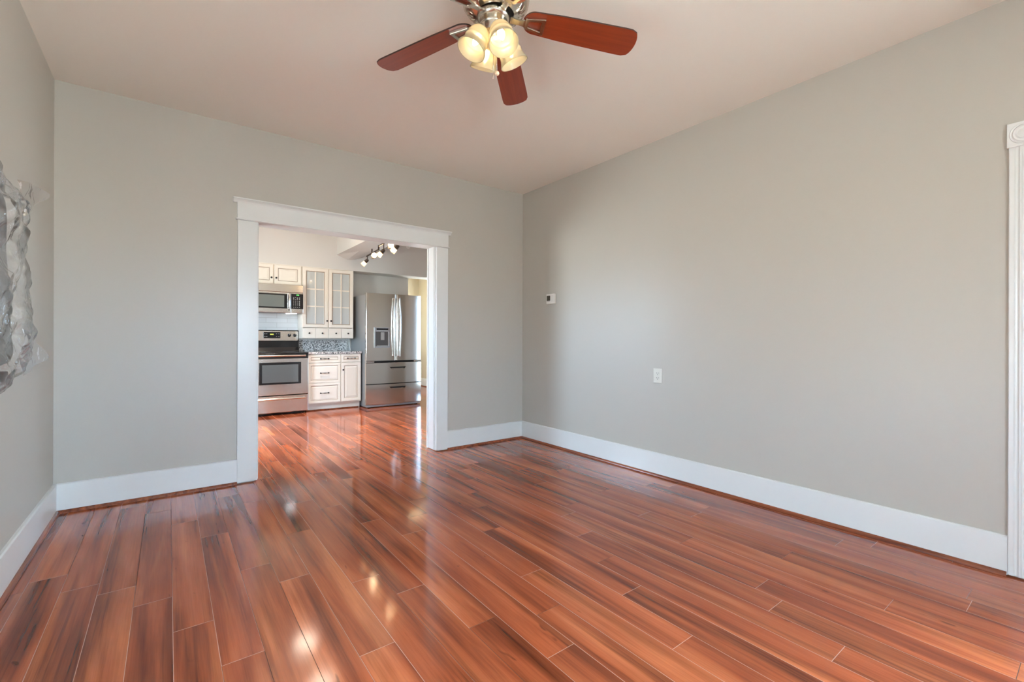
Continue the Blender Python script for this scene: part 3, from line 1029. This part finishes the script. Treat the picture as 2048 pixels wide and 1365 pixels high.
c1 = thing('base_cabinet', 'cream base cabinet with three stacked drawers beside the stove', 'cabinet', (1.942, 7.43, 0))
base_box(1.6945, 2.1885, c1)
for z0, z1 in ((0.7445, 0.872), (0.4325, 0.7385), (0.122, 0.4265)):
    dr = obj('drawer', front(1.704, 2.1835, z0, z1, 7.4105, DRAW_PROF), c1)
    pull_at(1.882, 1.998, 7.4105 + 0.003, (z0 + z1) / 2, dr)
c2 = thing('base_cabinet', 'narrow cream base cabinet with one drawer above a door, beside the fridge', 'cabinet', (2.35, 7.43, 0))
base_box(2.189, 2.511, c2)
dr = obj('drawer', front(2.1945, 2.506, 0.7445, 0.872, 7.4105, DRAW_PROF), c2)
pull_at(2.292, 2.408, 7.4135, 0.808, dr)
dd = obj('door', front(2.1945, 2.506, 0.122, 0.7385, 7.4105), c2)
knob_at(2.221, 7.4108, 0.625, dd)
w = MB(M_SHOE); w.box(1.6945, 2.49, 7.474, 7.4895, 0.0012, 0.016, 0, 0.003); struct('trim_8', w)

ct = thing('countertop', 'speckled grey granite countertop between the stove and fridge', 'countertop', (2.1, 7.7, 0.88))
w = MB(M_GRAN); w.box(1.688, 2.516, 7.396, 8.018, 0.880, 0.915, 0, 0.004); obj('slab', w, ct)
w = MB(M_GRAN); w.box(1.688, 2.470, 7.998, 8.018, 0.9155, 1.090, 0, 0.002); obj('upstand', w, ct)
w = MB(M_TILE); w.box(0.20, 2.516, 8.019, KY - 0.0003, 0.92, 1.95); struct('trim_9', w)

# wall cabinet over the microwave
c3 = thing('wall_cabinet', 'short cream two-door wall cabinet directly above the microwave', 'cabinet', (1.30, 7.72, 1.947))
w = MB(M_CREAM); w.box(0.915, 1.674, 7.720, 8.018, 1.947, 2.2615); obj('carcass', w, c3)
d_ = obj('door', front(0.918, 1.268, 1.953, 2.247, 7.7005), c3); knob_at(1.240, 7.7008, 2.045, d_)
d_ = obj('door', front(1.285, 1.662, 1.953, 2.247, 7.7005), c3); knob_at(1.306, 7.7008, 2.045, d_)

# tall glass-fronted wall cabinet with spice drawers
c4 = thing('glass_cabinet', 'tall cream wall cabinet with mullioned glass doors and four little spice drawers', 'cabinet', (2.08, 7.72, 1.12))
w = MB(M_CREAM, M_CABIN)
x0, x1, z0, z1 = 1.678, 2.478, 1.123, 2.2615
w.box(x0, x0 + 0.018, 7.720, 8.018, z0, z1); w.box(x1 - 0.018, x1, 7.720, 8.018, z0, z1)
w.box(x0 + 0.018, x1 - 0.018, 7.720, 8.018, z1 - 0.018, z1); w.box(x0 + 0.018, x1 - 0.018, 7.721, 8.017, z0, z0 + 0.165)
w.box(x0 + 0.018, x1 - 0.018, 8.006, 8.018, z0 + 0.165, z1 - 0.018, 1)
w.box(2.062, 2.086, 7.720, 7.740, z0 + 0.165, z1 - 0.018)
obj('carcass', w, c4)
for zs in (1.62, 1.94):
    w = MB(M_CABIN); w.box(x0 + 0.019, x1 - 0.019, 7.76, 8.004, zs, zs + 0.016); obj('shelf', w, c4)
for (a, b, kx) in ((1.684, 2.068, 2.049), (2.081, 2.473, 2.111)):
    za, zb, yf = 1.297, 2.249, 7.7005
    w = MB(M_CREAM, M_GLAZE)
    pr = [(0, 0.019), (0, 0.003), (0.003, 0), (0.047, 0), (0.051, 0.006), (0.055, 0.0065), (0.062, 0.010), (0.062, 0.019)]
    rs = w.rings(a, b, za, zb, yf, pr, False, [0, 0, 0, 0, 1, 1, 0])
    for k in range(4):
        w.face([rs[-1][k], rs[-1][(k + 1) % 4], rs[0][(k + 1) % 4], rs[0][k]])
    d_ = obj('door', w, c4)
    ia, ib, ja, jb = a + 0.0621, b - 0.0621, za + 0.0621, zb - 0.0621
    w = MB(M_CREAM)
    m = (ia + ib) / 2
    w.box(m - 0.009, m + 0.009, yf + 0.006, yf + 0.0165, ja, jb, 0, 0.002)
    for q in (1, 2):
        zz = ja + (jb - ja) * q / 3
        w.box(ia, m - 0.009, yf + 0.007, yf + 0.0165, zz - 0.009, zz + 0.009, 0, 0.002)
        w.box(m + 0.009, ib, yf + 0.007, yf + 0.0165, zz - 0.009, zz + 0.009, 0, 0.002)
    obj('mullion', w, d_)
    w = MB(M_CABGLASS); w.box(ia, ib, yf + 0.0168, yf + 0.0188, ja, jb); obj('glass_pane', w, d_)
    knob_at(kx, yf + 0.0003, 1.407, d_)
for (a, b, kx) in ((1.682, 1.8755, 1.781), (1.8785, 2.0745, 1.978), (2.0785, 2.279, 2.192), (2.2825, 2.475, 2.386)):
    w = MB(M_CREAM); w.box(a, b, 7.7005, 7.7205, 1.126, 1.289, 0, 0.004); d_ = obj('spice_drawer', w, c4); knob_at(kx, 7.7008, 1.206, d_)

# ------------------------------------------------------------------ over-range microwave
mw = thing('microwave', 'stainless over-the-range microwave with black keypad above the stove', 'microwave', (1.29, 7.62, 1.51))
a, b = 0.918, 1.6735
w = MB(M_GREYM, M_BLACK, M_STEEL)
w.box(a, b, 7.640, 8.018, 1.512, 1.9455)
w.box(a + 0.12, b - 0.26, 7.70, 7.95, 1.5085, 1.5119, 1)
obj('body', w, mw)
w = MB(M_STEEL); w.box(a, b, 7.616, 7.6395, 1.828, 1.9455, 0, 0.004); vg = obj('vent_panel', w, mw)
w = MB(M_NICKEL_D); w.box(a + 0.002, b - 0.002, 7.6185, 7.6205, 1.8245, 1.8275); obj('vent_gap', w, vg)
w = MB(M_STEEL); w.box(a, 1.500, 7.618, 7.6395, 1.514, 1.824, 0, 0.004); dr = obj('door', w, mw)
w = MB(M_BLACK); w.box(a + 0.02, 1.449, 7.6165, 7.6185, 1.578, 1.800, 0, 0.0006); obj('window_bezel', w, dr)
w = MB(mat('mesh_glass', (0.16, 0.17, 0.15), 0.10)); w.box(a + 0.06, 1.404, 7.6155, 7.6163, 1.600, 1.778); obj('window', w, dr)
w = MB(M_CHROME)
w.tube([(1.472, 7.617, 1.560), (1.472, 7.592, 1.580), (1.472, 7.584, 1.63), (1.472, 7.582, 1.69), (1.472, 7.584, 1.75), (1.472, 7.592, 1.80), (1.472, 7.617, 1.820)], [0.014, 0.015, 0.016, 0.016, 0.016, 0.015, 0.014], 14)
obj('handle', w, dr)
w = MB(M_STEEL, M_BLACK); w.box(1.5005, b, 7.618, 7.6395, 1.514, 1.824, 0, 0.004); w.box(1.502, b - 0.001, 7.6163, 7.6185, 1.578, 1.810, 1, 0.0006); kp = obj('control_panel', w, mw)
w = MB(M_GREEN)
for i_, dx in enumerate((0, 0.0085, 0.0195, 0.028)):
    seg = 1.578 + dx
    w.box(seg, seg + 0.0055, 7.6156, 7.6162, 1.786, 1.798)
obj('display', w, kp)
rows = [1.752, 1.737, 1.722, 1.700, 1.686, 1.672, 1.658, 1.644, 1.630, 1.604]
for zi, zz in enumerate(rows):
    for xi, xx in enumerate((1.536, 1.562, 1.588, 1.618)):
        wdt = 0.011 if (zi < 3 or zi == 9) else (0.004 if xi < 3 else 0.012)
        if zi < 3 and xi == 1 and zi == 1:
            continue
        w = MB(M_MARK); w.box(xx - wdt / 2, xx + wdt / 2, 7.6156, 7.6162, zz - 0.0028, zz + 0.0028); obj('key', w, kp)
w = MB(emit('lens_white', (0.92, 0.96, 1.0), 5.0)); w.box(1.46, 1.60, 7.72, 7.80, 1.5085, 1.5118); obj('cooktop_lamp', w, mw)

# ------------------------------------------------------------------ electric range
rg = thing('stove', 'stainless electric stove with black glass cooktop under the microwave', 'stove', (1.31, 7.36, 0))
a, b = 0.9265, 1.6865
w = MB(M_GREYM, M_BLACK)
w.box(a, b, 7.352, 8.010, 0.055, 0.893)
w.box(a + 0.03, b - 0.03, 7.42, 7.98, 0.0015, 0.0545, 1)
obj('body', w, rg)
w = MB(M_BLACK); w.box(a - 0.002, b + 0.001, 7.318, 7.885, 0.894, 0.918, 0, 0.006); ctp = obj('cooktop', w, rg)
for (bx_, by_, br_) in ((1.13, 7.48, 0.10), (1.49, 7.48, 0.085), (1.13, 7.73, 0.08), (1.49, 7.73, 0.10)):
    w = MB(mat('burner_mark', (0.10, 0.095, 0.09), 0.2)); w.lathe([(br_, 0.0), (br_, 0.0006), (br_ - 0.006, 0.0006), (br_ - 0.006, 0.0)], (bx_, by_, 0.9181), (0, 0, 1), 40); obj('burner_ring', w, ctp)
w = MB(M_BLACK); w.box(a + 0.002, b - 0.001, 7.342, 7.3515, 0.800, 0.8935); obj('front_rail', w, rg)
# backguard
w = MB(M_BLACK)
w.prism([(7.900, 0.9185), (7.925, 0.980), (7.935, 1.075), (7.922, 1.080), (7.938, 1.238), (7.950, 1.252), (8.010, 1.252), (8.010, 0.9185)], 'x', a, 1.6765)
bg = obj('backguard', w, rg)
w = MB(M_STEEL)
b2 = 1.6765
vs = [(a + 0.006, 7.9205, 1.088), (b2 - 0.020, 7.9205, 1.088), (b2 - 0.008, 7.9217, 1.100), (b2 - 0.008, 7.9330, 1.224), (b2 - 0.020, 7.9343, 1.238), (a + 0.006, 7.9343, 1.238)]
f_ = [w.bm.verts.new(v) for v in vs]
k_ = [w.bm.verts.new((x, y + 0.004, z)) for x, y, z in vs]
w.face(f_); w.face(list(reversed(k_)))
for j in range(len(vs)):
    w.face([f_[j], f_[(j + 1) % 6], k_[(j + 1) % 6], k_[j]])
fp = obj('control_panel', w, rg)
w = MB(M_BLACK); w.box(1.170, 1.408, 7.9200, 7.9260, 1.124, 1.220, 0, 0.002); obj('clock_panel', w, fp)
w = MB(M_AMBER); w.box(1.262, 1.312, 7.9192, 7.9199, 1.176, 1.194); obj('display', w, fp)
for xx in (1.190, 1.215, 1.352, 1.384):
    for zz in (1.150, 1.193):
        w = MB(M_MARK); w.box(xx - 0.007, xx + 0.007, 7.9192, 7.9199, zz - 0.002, zz + 0.002); obj('key', w, fp)
for xx in (0.985, 1.066, 1.537, 1.617):
    w = MB(M_BLACK, M_MARK)
    w.lathe([(0.026, 0), (0.025, 0.004), (0.021, 0.006), (0.020, 0.024), (0.017, 0.028), (0, 0.028)], (xx, 7.9265, 1.172), (0, -1, 0.09), 24)
    w.box(xx - 0.002, xx + 0.002, 7.8970, 7.8983, 1.176, 1.193, 1)
    obj('knob', w, fp)
# oven door
w = MB(M_STEEL); w.box(a + 0.002, b - 0.002, 7.328, 7.3510, 0.296, 0.826, 0, 0.005); od = obj('oven_door', w, rg)
w = MB(M_BLACK); w.box(1.029, 1.584, 7.3262, 7.3285, 0.452, 0.772, 0, 0.0008); obj('window_bezel', w, od)
w = MB(M_DKGLASS); w.box(1.066, 1.545, 7.3254, 7.3261, 0.480, 0.738); obj('window', w, od)
w = MB(M_BLACK); w.box(a + 0.002, b - 0.002, 7.334, 7.3512, 0.8265, 0.878, 0, 0.003); obj('door_band', w, od)
for nm, z_, pr, yy in (('handle', 0.868, od, 7.334), ('handle', 0.240, None, 7.330)):
    if pr is None:
        w = MB(M_STEEL); w.box(a + 0.002, b - 0.002, 7.330, 7.3510, 0.042, 0.282, 0, 0.005); pr = obj('storage_drawer', w, rg)
    w = MB(M_CHROME)
    w.tube([(a + 0.045, yy - 0.034, z_), (b - 0.045, yy - 0.034, z_)], 0.0125, 16)
    for xx in (a + 0.055, b - 0.055):
        w.tube([(xx, yy + 0.0005, z_), (xx, yy - 0.034, z_)], [0.017, 0.0145], 14)
    obj(nm, w, pr)
    if z_ < 0.5:
        w = MB(M_BLACK); w.box(a + 0.004, b - 0.004, 7.338, 7.3514, 0.2822, 0.2958); obj('gap_strip', w, pr)

# ------------------------------------------------------------------ refrigerator
rf = thing('refrigerator', 'stainless french-door refrigerator with water dispenser and two bottom drawers', 'refrigerator', (3.005, 7.3, 0))
a, b = 2.526, 3.486
xc, hw = (a + b) / 2, (b - a) / 2
BUL, YFR = 0.030, 7.205


def yf_at(x):
    u = (x - xc) / hw
    return YFR - 0.0 + BUL * (u * u) - 0.012


def curved(x0, x1, z0, z1, yback=7.268, rl=0.005, rr_=0.006, n=26, hole=None, mats=(M_STEEL_F,)):
    w = MB(*mats)
    xs = [x0 + (x1 - x0) * (0.5 - 0.5 * math.cos(PI * k / n)) for k in range(n + 1)]
    pts = []
    for x in xs:
        y = yf_at(x)
        e = 0.0
        for dist, r_ in ((x - x0, rl), (x1 - x, rr_)):
            if dist < r_:
                e = max(e, r_ - math.sqrt(max(0, r_ * r_ - (r_ - dist) ** 2)))
        pts.append((x, y + e))
    outl = pts + [(x1, yback), (x0, yback)]
    m = len(outl)
    zs = [z0, z0 + 0.004, z1 - 0.004, z1]
    ins = [0.004, 0, 0, 0.004]
    prev = None
    for z, i_ in zip(zs, ins):
        cur = [w.bm.verts.new((x, y + (i_ if k < m - 2 else 0), z)) for k, (x, y) in enumerate(outl)]
        if prev:
            for k in range(m):
                f = w.face([prev[k], prev[(k + 1) % m], cur[(k + 1) % m], cur[k]], 0, k < m - 3 and z == zs[2])
        else:
            w.face(cur)
        prev = cur
    w.face(prev)
    return w


w = MB(M_GREYM, M_BLACK)
w.box(a + 0.006, b - 0.006, 7.278, 8.000, 0.050, 1.838, 0, 0.004)
w.box(a + 0.02, b - 0.02, 7.2715, 7.2795, 0.05, 1.83, 1)
obj('body', w, rf)
w = MB(M_GREYM, M_BLACK)
w.box(a + 0.012, b - 0.012, 7.235, 7.98, 0.012, 0.0495, 0, 0.004)
for xx in (a + 0.05, b - 0.09):
    w.box(xx, xx + 0.04, 7.26, 7.30, 0.0015, 0.0119, 1)
    w.box(xx, xx + 0.04, 7.88, 7.92, 0.0015, 0.0119, 1)
obj('base_grille', w, rf)
fd1 = obj('door', curved(a, xc + 0.014 - 0.002, 0.760, 1.860, rr_=0.020), rf)
fd2 = obj('door', curved(xc + 0.014 + 0.002, b, 0.760, 1.860, rl=0.020), rf)
dr1 = obj('drawer', curved(a, b, 0.388, 0.728), rf)
dr2 = obj('drawer', curved(a, b, 0.052, 0.376), rf)
for xx, dd_ in ((xc + 0.014 - 0.045, fd1), (xc + 0.014 + 0.045, fd2)):
    yy = yf_at(xx)
    w = MB(M_STEEL)
    zs = [0.835 + (1.790 - 0.835) * k / 12 for k in range(13)]
    w.tube([(xx, yy + 0.004, zs[0] + 0.012)] + [(xx + (0.012 if xx > xc + 0.014 else -0.012) * math.sin(PI * k / 12), yy - 0.034 - 0.016 * math.sin(PI * k / 12), z) for k, z in enumerate(zs)] + [(xx, yy + 0.004, zs[-1] - 0.012)],
           [0.012] + [0.0145] * 13 + [0.012], 14)
    obj('handle', w, dd_)
for z_, dd_ in ((0.640, dr1), (0.312, dr2)):
    x0, x1 = 2.905, 3.190
    yy = yf_at(3.05)
    w = MB(M_STEEL_F, M_BLACK)
    # dark finger recess with a steel lip in front of it
    w.prism([(x0, z_ + 0.018), (x1, z_ + 0.018), (x1 - 0.014, z_ - 0.006), (x0 + 0.025, z_ - 0.006)], 'y', yy - 0.004, yy + 0.006, 1)
    w.prism([(x0 + 0.07, z_ - 0.028), (x1 - 0.028, z_ - 0.028), (x1 + 0.006, z_ + 0.016), (x1 - 0.008, z_ + 0.018), (x1 - 0.034, z_ - 0.014), (x0 + 0.02, z_ - 0.008)], 'y', yy - 0.022, yy + 0.004, 0)
    obj('handle', w, dd_)
# water dispenser
yy = yf_at(2.78) - 0.004
w = MB(M_GREYM, M_STEEL)
pr = [(0, 0.012), (0, 0.002), (0.003, 0), (0.012, 0)]
w.box(2.650, 2.912, yy - 0.004, yy + 0.02, 1.236, 1.305, 0, 0.003)
w.box(2.650, 2.670, yy - 0.004, yy + 0.02, 0.975, 1.236, 0, 0.002)
w.box(2.892, 2.912, yy - 0.004, yy + 0.02, 0.975, 1.236, 0, 0.002)
w.box(2.670, 2.892, yy - 0.010, yy + 0.02, 0.975, 1.000, 0, 0.002)
ds = obj('water_dispenser', w, rf)
w = MB(mat('dispenser_cavity', (0.075, 0.068, 0.060), 0.3)); w.box(2.671, 2.891, yy - 0.0005, yy + 0.015, 1.0005, 1.2355); obj('cavity', w, ds)
w = MB(M_BLACK); w.box(2.684, 2.880, yy - 0.0056, yy - 0.0042, 1.262, 1.290); obj('display', w, ds)
for xx in (2.70, 2.74, 2.78, 2.82, 2.86):
    w = MB(M_MARK); w.box(xx - 0.007, xx + 0.007, yy - 0.0052, yy - 0.0042, 1.246, 1.251); obj('button', w, ds)
w = MB(mat('paddle_grey', (0.30, 0.28, 0.25), 0.35)); w.box(2.755, 2.815, yy - 0.012, yy - 0.001, 1.10, 1.225, 0, 0.004); w.box(2.690, 2.872, yy - 0.008, yy - 0.001, 1.002, 1.012); obj('paddle', w, ds)
for xx in (a + 0.005, b - 0.135):
    w = MB(M_CHROME); w.box(xx, xx + 0.13, 7.225, 7.27, 0.733, 0.7555, 0, 0.003); obj('hinge_cover', w, rf)
w = MB(M_MARK)
for i_, dx in enumerate((0, 0.012, 0.022)):
    w.box(3.385 + dx, 3.392 + dx, yf_at(3.4) - 0.0012, yf_at(3.4) + 0.001, 1.800, 1.808)
obj('badge', w, fd2)
# lead of the fridge hanging between the upstand and the fridge side
w = MB(M_PLAST)
w.tube([(2.492, 8.016, 1.30), (2.493, 8.008, 1.12), (2.496, 7.990, 1.02), (2.503, 7.975, 0.965), (2.507, 7.960, 0.922)], 0.006, 8)
tag(obj('power_cord', w, base=(2.503, 7.975, 0.92)), 'thin white cord hanging down the wall between countertop and fridge', 'cord')

# ------------------------------------------------------------------ track light
tl = thing('track_light', 'dark bronze track light with small frosted glass spot heads in the kitchen', 'track light', (2.26, 5.30, 2.497))
rt_v, fw_v, up_v = Vector((math.cos(YAW), -math.sin(YAW), 0)), Vector((math.sin(YAW), math.cos(YAW), 0)), Vector((0, 0, 1))
w = MB(M_BRONZE)
lo = [(2.351, 6.718, 2.350), (2.298, 6.090, 2.350)]
hi = [(2.297, 6.085, 2.392), (2.260, 5.60, 2.392), (2.235, 5.20, 2.392), (2.215, 4.80, 2.392)]
w.tube(lo, 0.0105, 10); w.tube(hi, 0.0105, 10)
w.tube([(2.2975, 6.088, 2.338), (2.2975, 6.088, 2.405)], 0.011, 10)
w.tube([(2.325, 6.42, 2.350), (2.325, 6.42, 2.412)], 0.009, 10)
w.lathe([(0, -0.014), (0.014, 0), (0, 0.014)], lo[0], (0, 0, 1), 10)
obj('rail', w, tl)
w = MB(M_BRONZE)
w.lathe([(0.0, 0.0), (0.062, 0.0), (0.060, -0.012), (0.045, -0.022), (0.012, -0.026), (0.012, -0.105), (0, -0.105)], (2.240, 5.20, 2.4955), (0, 0, 1), 28)
obj('canopy', w, tl)


def spot_head(pivot, axis, arm):
    """bronze knuckle and cup carrying a frosted glass shade"""
    p = Vector(pivot)
    ax = Vector(axis).normalized()
    k = p + Vector(arm)
    w = MB(M_BRONZE)
    w.tube([tuple(p), tuple(p + Vector((0, 0, arm[2] * 0.5))), tuple(k)], 0.0065, 8)
    w.lathe([(0, -0.011), (0.010, -0.005), (0.011, 0.005), (0, 0.011)], k, ax, 12)
    w.lathe([(0.0, -0.015), (0.017, -0.013), (0.024, -0.001), (0.026, 0.020), (0.029, 0.042), (0.026, 0.043), (0.0, 0.028)], k, ax, 20)
    h = obj('lamp_head', w, tl)
    g0 = k + ax * 0.036
    w = MB(M_TSHADE)
    pf = [(0.020, 0.0), (0.026, 0.008), (0.030, 0.024), (0.035, 0.048), (0.038, 0.068)]
    w.lathe(pf + [(r_ - 0.003, q) for r_, q in reversed(pf)], g0, ax, 24)
    obj('glass_shade', w, h)
    w = MB(M_TBULB)
    w.lathe([(0.0, 0.008), (0.011, 0.012), (0.016, 0.026), (0.014, 0.036), (0.0, 0.040)], g0, ax, 16)
    obj('bulb', w, h)


axB = -0.72 * rt_v - 0.62 * up_v + 0.20 * fw_v
axA = 0.42 * rt_v + 0.10 * up_v - 0.86 * fw_v
spot_head((2.345, 6.66, 2.340), axB, (0.0, 0.0, -0.055))
spot_head((2.310, 6.24, 2.340), axA, tuple(-0.035 * rt_v - 0.075 * up_v))
spot_head((2.278, 5.85, 2.382), axB, (0.0, 0.0, -0.085))
spot_head((2.252, 5.49, 2.382), axA, tuple(-0.040 * rt_v - 0.105 * up_v))
spot_head((2.240, 5.29, 2.382), axB, (0.0, 0.0, -0.120))

# white detector on the soffit, just under the doorway head in view
w = MB(M_PLAST)
w.lathe([(0.0, 0.0), (0.034, 0.0), (0.034, 0.014), (0.028, 0.024), (0.012, 0.028), (0.0, 0.028)], (3.46, 7.7195, 2.785), (0, -1, 0), 28)
tag(obj('smoke_detector', w, base=(3.46, 7.7195, 2.785)), 'tiny round white detector high on the kitchen soffit, right of the track light', 'detector')

# kitchen ceiling lights, and an unseen one added to light the hall
for (lx, ly, lz, dm, lab) in ((1.46, 6.45, KH, M_DIFF, 'round glowing flush light on the kitchen ceiling, mirrored in the floor'),
                              (1.43, 5.55, KH, M_DIFF, 'round glowing kitchen ceiling light nearest the doorway'),
                              (4.15, 8.85, 2.6, M_HDIFF, 'unseen round flush light added on the hall ceiling as warm fill')):
    c_ = thing('flush_light', lab, 'ceiling light', (lx, ly, lz))
    w = MB(M_NICKEL); w.lathe([(0.0, -0.0003), (0.165, -0.0003), (0.168, -0.020), (0.150, -0.028), (0.0, -0.028)], (lx, ly, lz), (0, 0, 1), 40); obj('base_ring', w, c_)
    w = MB(dm); w.lathe([(0.148, -0.0285), (0.140, -0.055), (0.105, -0.082), (0.055, -0.096), (0.0, -0.100)], (lx, ly, lz), (0, 0, 1), 40); obj('diffuser', w, c_)
    if dm is M_DIFF:      # extra spot added under the diffuser to brighten the kitchen floor
        sd = bpy.data.lights.new('floor_fill_spot', 'SPOT')
        sd.energy, sd.color, sd.spot_size, sd.spot_blend, sd.shadow_soft_size = SPOT_KIT, (1.0, 0.90, 0.78), R(80), 0.7, 0.10
        so = bpy.data.objects.new('floor_fill_spot', sd)
        COL.objects.link(so)
        so.parent = c_
        so.location = (0, 0, -0.115)

# ------------------------------------------------------------------ plastic-wrapped piece on the left wall
wr = thing('wrapped_wall_cabinet', 'bulky piece on the left wall wrapped in crumpled clear plastic film', 'wrapped furniture', (XL, 2.1, 0.9))
w = MB(M_FABRIC)
NP, NQ = 24, 28
front_, rear_ = [], []
for j in range(NQ + 1):
    v = j / NQ
    z_ = 1.02 + 0.64 * v
    far_y = 2.50 - 0.05 * v + 0.022 * math.sin(z_ * 17) + 0.02 * noise.noise(Vector((z_ * 9, 1.0, 2.0)))
    ra, rb = [], []
    for i in range(NP + 1):
        u = i / NP
        y_ = 1.70 + (far_y - 1.70) * u
        edge = min(1.0, min(u, 1 - u, v, 1 - v) / 0.05)
        d_ = 0.085 + 0.040 * math.sqrt(max(0.0, edge)) + 0.014 * noise.noise(Vector((y_ * 9, z_ * 7, 0.5)))
        ra.append(w.bm.verts.new((XL + d_, y_, z_)))
        rb.append(w.bm.verts.new((XL + 0.0005, y_, z_)))
    front_.append(ra); rear_.append(rb)
for j in range(NQ):
    for i in range(NP):
        w.face([front_[j][i], front_[j][i + 1], front_[j + 1][i + 1], front_[j + 1][i]], 0, True)
        w.face([rear_[j][i], rear_[j + 1][i], rear_[j + 1][i + 1], rear_[j][i + 1]], 0)
    w.face([front_[j][NP], rear_[j][NP], rear_[j + 1][NP], front_[j + 1][NP]], 0, True)
    w.face([front_[j][0], front_[j + 1][0], rear_[j + 1][0], rear_[j][0]], 0, True)
for i in range(NP):
    w.face([front_[0][i], rear_[0][i], rear_[0][i + 1], front_[0][i + 1]], 0)
    w.face([front_[NQ][i], front_[NQ][i + 1], rear_[NQ][i + 1], rear_[NQ][i]], 0)
obj('padded_panel', w, wr)
w = MB(M_BROWNW)
w.prism([(XL + 0.0005, 0.955), (-0.51, 0.940), (-0.468, 0.965), (-0.468, 1.008), (XL + 0.0005, 1.008)], 'y', 1.70, 2.44)
obj('wooden_shelf', w, wr)
w = MB(M_FILM)
NU, NV = 110, 110
Y0, Y1, Z0, Z1, DX = 1.55, 2.60, 0.90, 1.74, 0.155


def crease(q, sc, off):
    """tent-like folds: long straight ridges from a few crossing directions"""
    t = 0.0
    for (a_, b_, f_) in ((0.9, 0.45, 3.1), (-0.6, 0.8, 4.3), (0.2, 1.0, 2.2)):
        x_ = (q.y * a_ + q.z * b_) * f_ * sc + off + 1.3 * noise.noise(q * 2.2 + Vector((off, 0, 0)))
        t += abs((x_ % 1.0) - 0.5) * 2
    return t / 3.0


grid = []
for j in range(NV + 1):
    v = j / NV
    row = []
    for i in range(NU + 1):
        u = i / NU
        s_ = u * 2 - 1
        e = min(1.0, (1 - abs(s_)) / 0.16)
        prof = math.sin(e * PI / 2) ** 0.8
        yv = Y1 - (Y1 - Y0) * (0.5 + 0.5 * max(-1, min(1, s_ / 0.90)))
        ve = min(1.0, min(v, 1 - v) / 0.09)
        lift = prof * math.sin(ve * PI / 2) ** 0.7
        # top slopes up towards the near side, bottom sags there
        far = (yv - Y0) / (Y1 - Y0)
        zt, zb = Z1 + 0.05 * (1 - far) - 0.05 * max(0, far - 0.8) * 5, Z0 - 0.03 * (1 - far) + 0.05 * max(0, far - 0.75) * 4
        p = Vector((XL + 0.001 + DX * lift, yv, zb + (zt - zb) * v))
        q = Vector((0.0, yv, p.z))
        d_ = (0.060 * crease(q, 1.0, 0.3) + 0.030 * crease(q, 2.3, 0.7) + 0.012 * crease(q, 5.1, 0.2) - 0.055) * lift
        p.x = max(XL + 0.001, p.x + d_)
        p.y += 0.018 * noise.noise(Vector((0, yv * 4, p.z * 5 + 3)))
        p.z += 0.018 * noise.noise(Vector((4, yv * 5, p.z * 4)))
        row.append(w.bm.verts.new(p))
    grid.append(row)
for j in range(NV):
    for i in range(NU):
        w.face([grid[j][i], grid[j][i + 1], grid[j + 1][i + 1], grid[j + 1][i]], 0, True)


# loose corners of the film sticking out
def flap(p0, p1, tip, n=10, amp=0.010):
    p0, p1, tip = Vector(p0), Vector(p1), Vector(tip)
    prev = None
    for j in range(n + 1):
        f = j / n
        a_, b_ = p0.lerp(tip, f), p1.lerp(tip, f * 0.985)
        cur = []
        for i in range(9):
            g_ = i / 8
            q = a_.lerp(b_, g_)
            q.x += amp * math.sin(g_ * PI * 2.5 + f * 3) * (1 - f) + 0.006 * math.sin(f * 9)
            q.z += 0.012 * math.sin(f * PI) * (1 - g_)
            cur.append(w.bm.verts.new(q))
        if prev:
            for i in range(8):
                w.face([prev[i], prev[i + 1], cur[i + 1], cur[i]], 0, True)
        prev = cur


flap((-0.440, 2.40, 1.705), (-0.450, 2.50, 1.590), (-0.43, 2.905, 1.774), amp=0.006)
flap((-0.440, 2.48, 1.165), (-0.450, 2.52, 0.985), (-0.43, 2.880, 1.042), amp=0.006)
obj('plastic_film', w, wr)
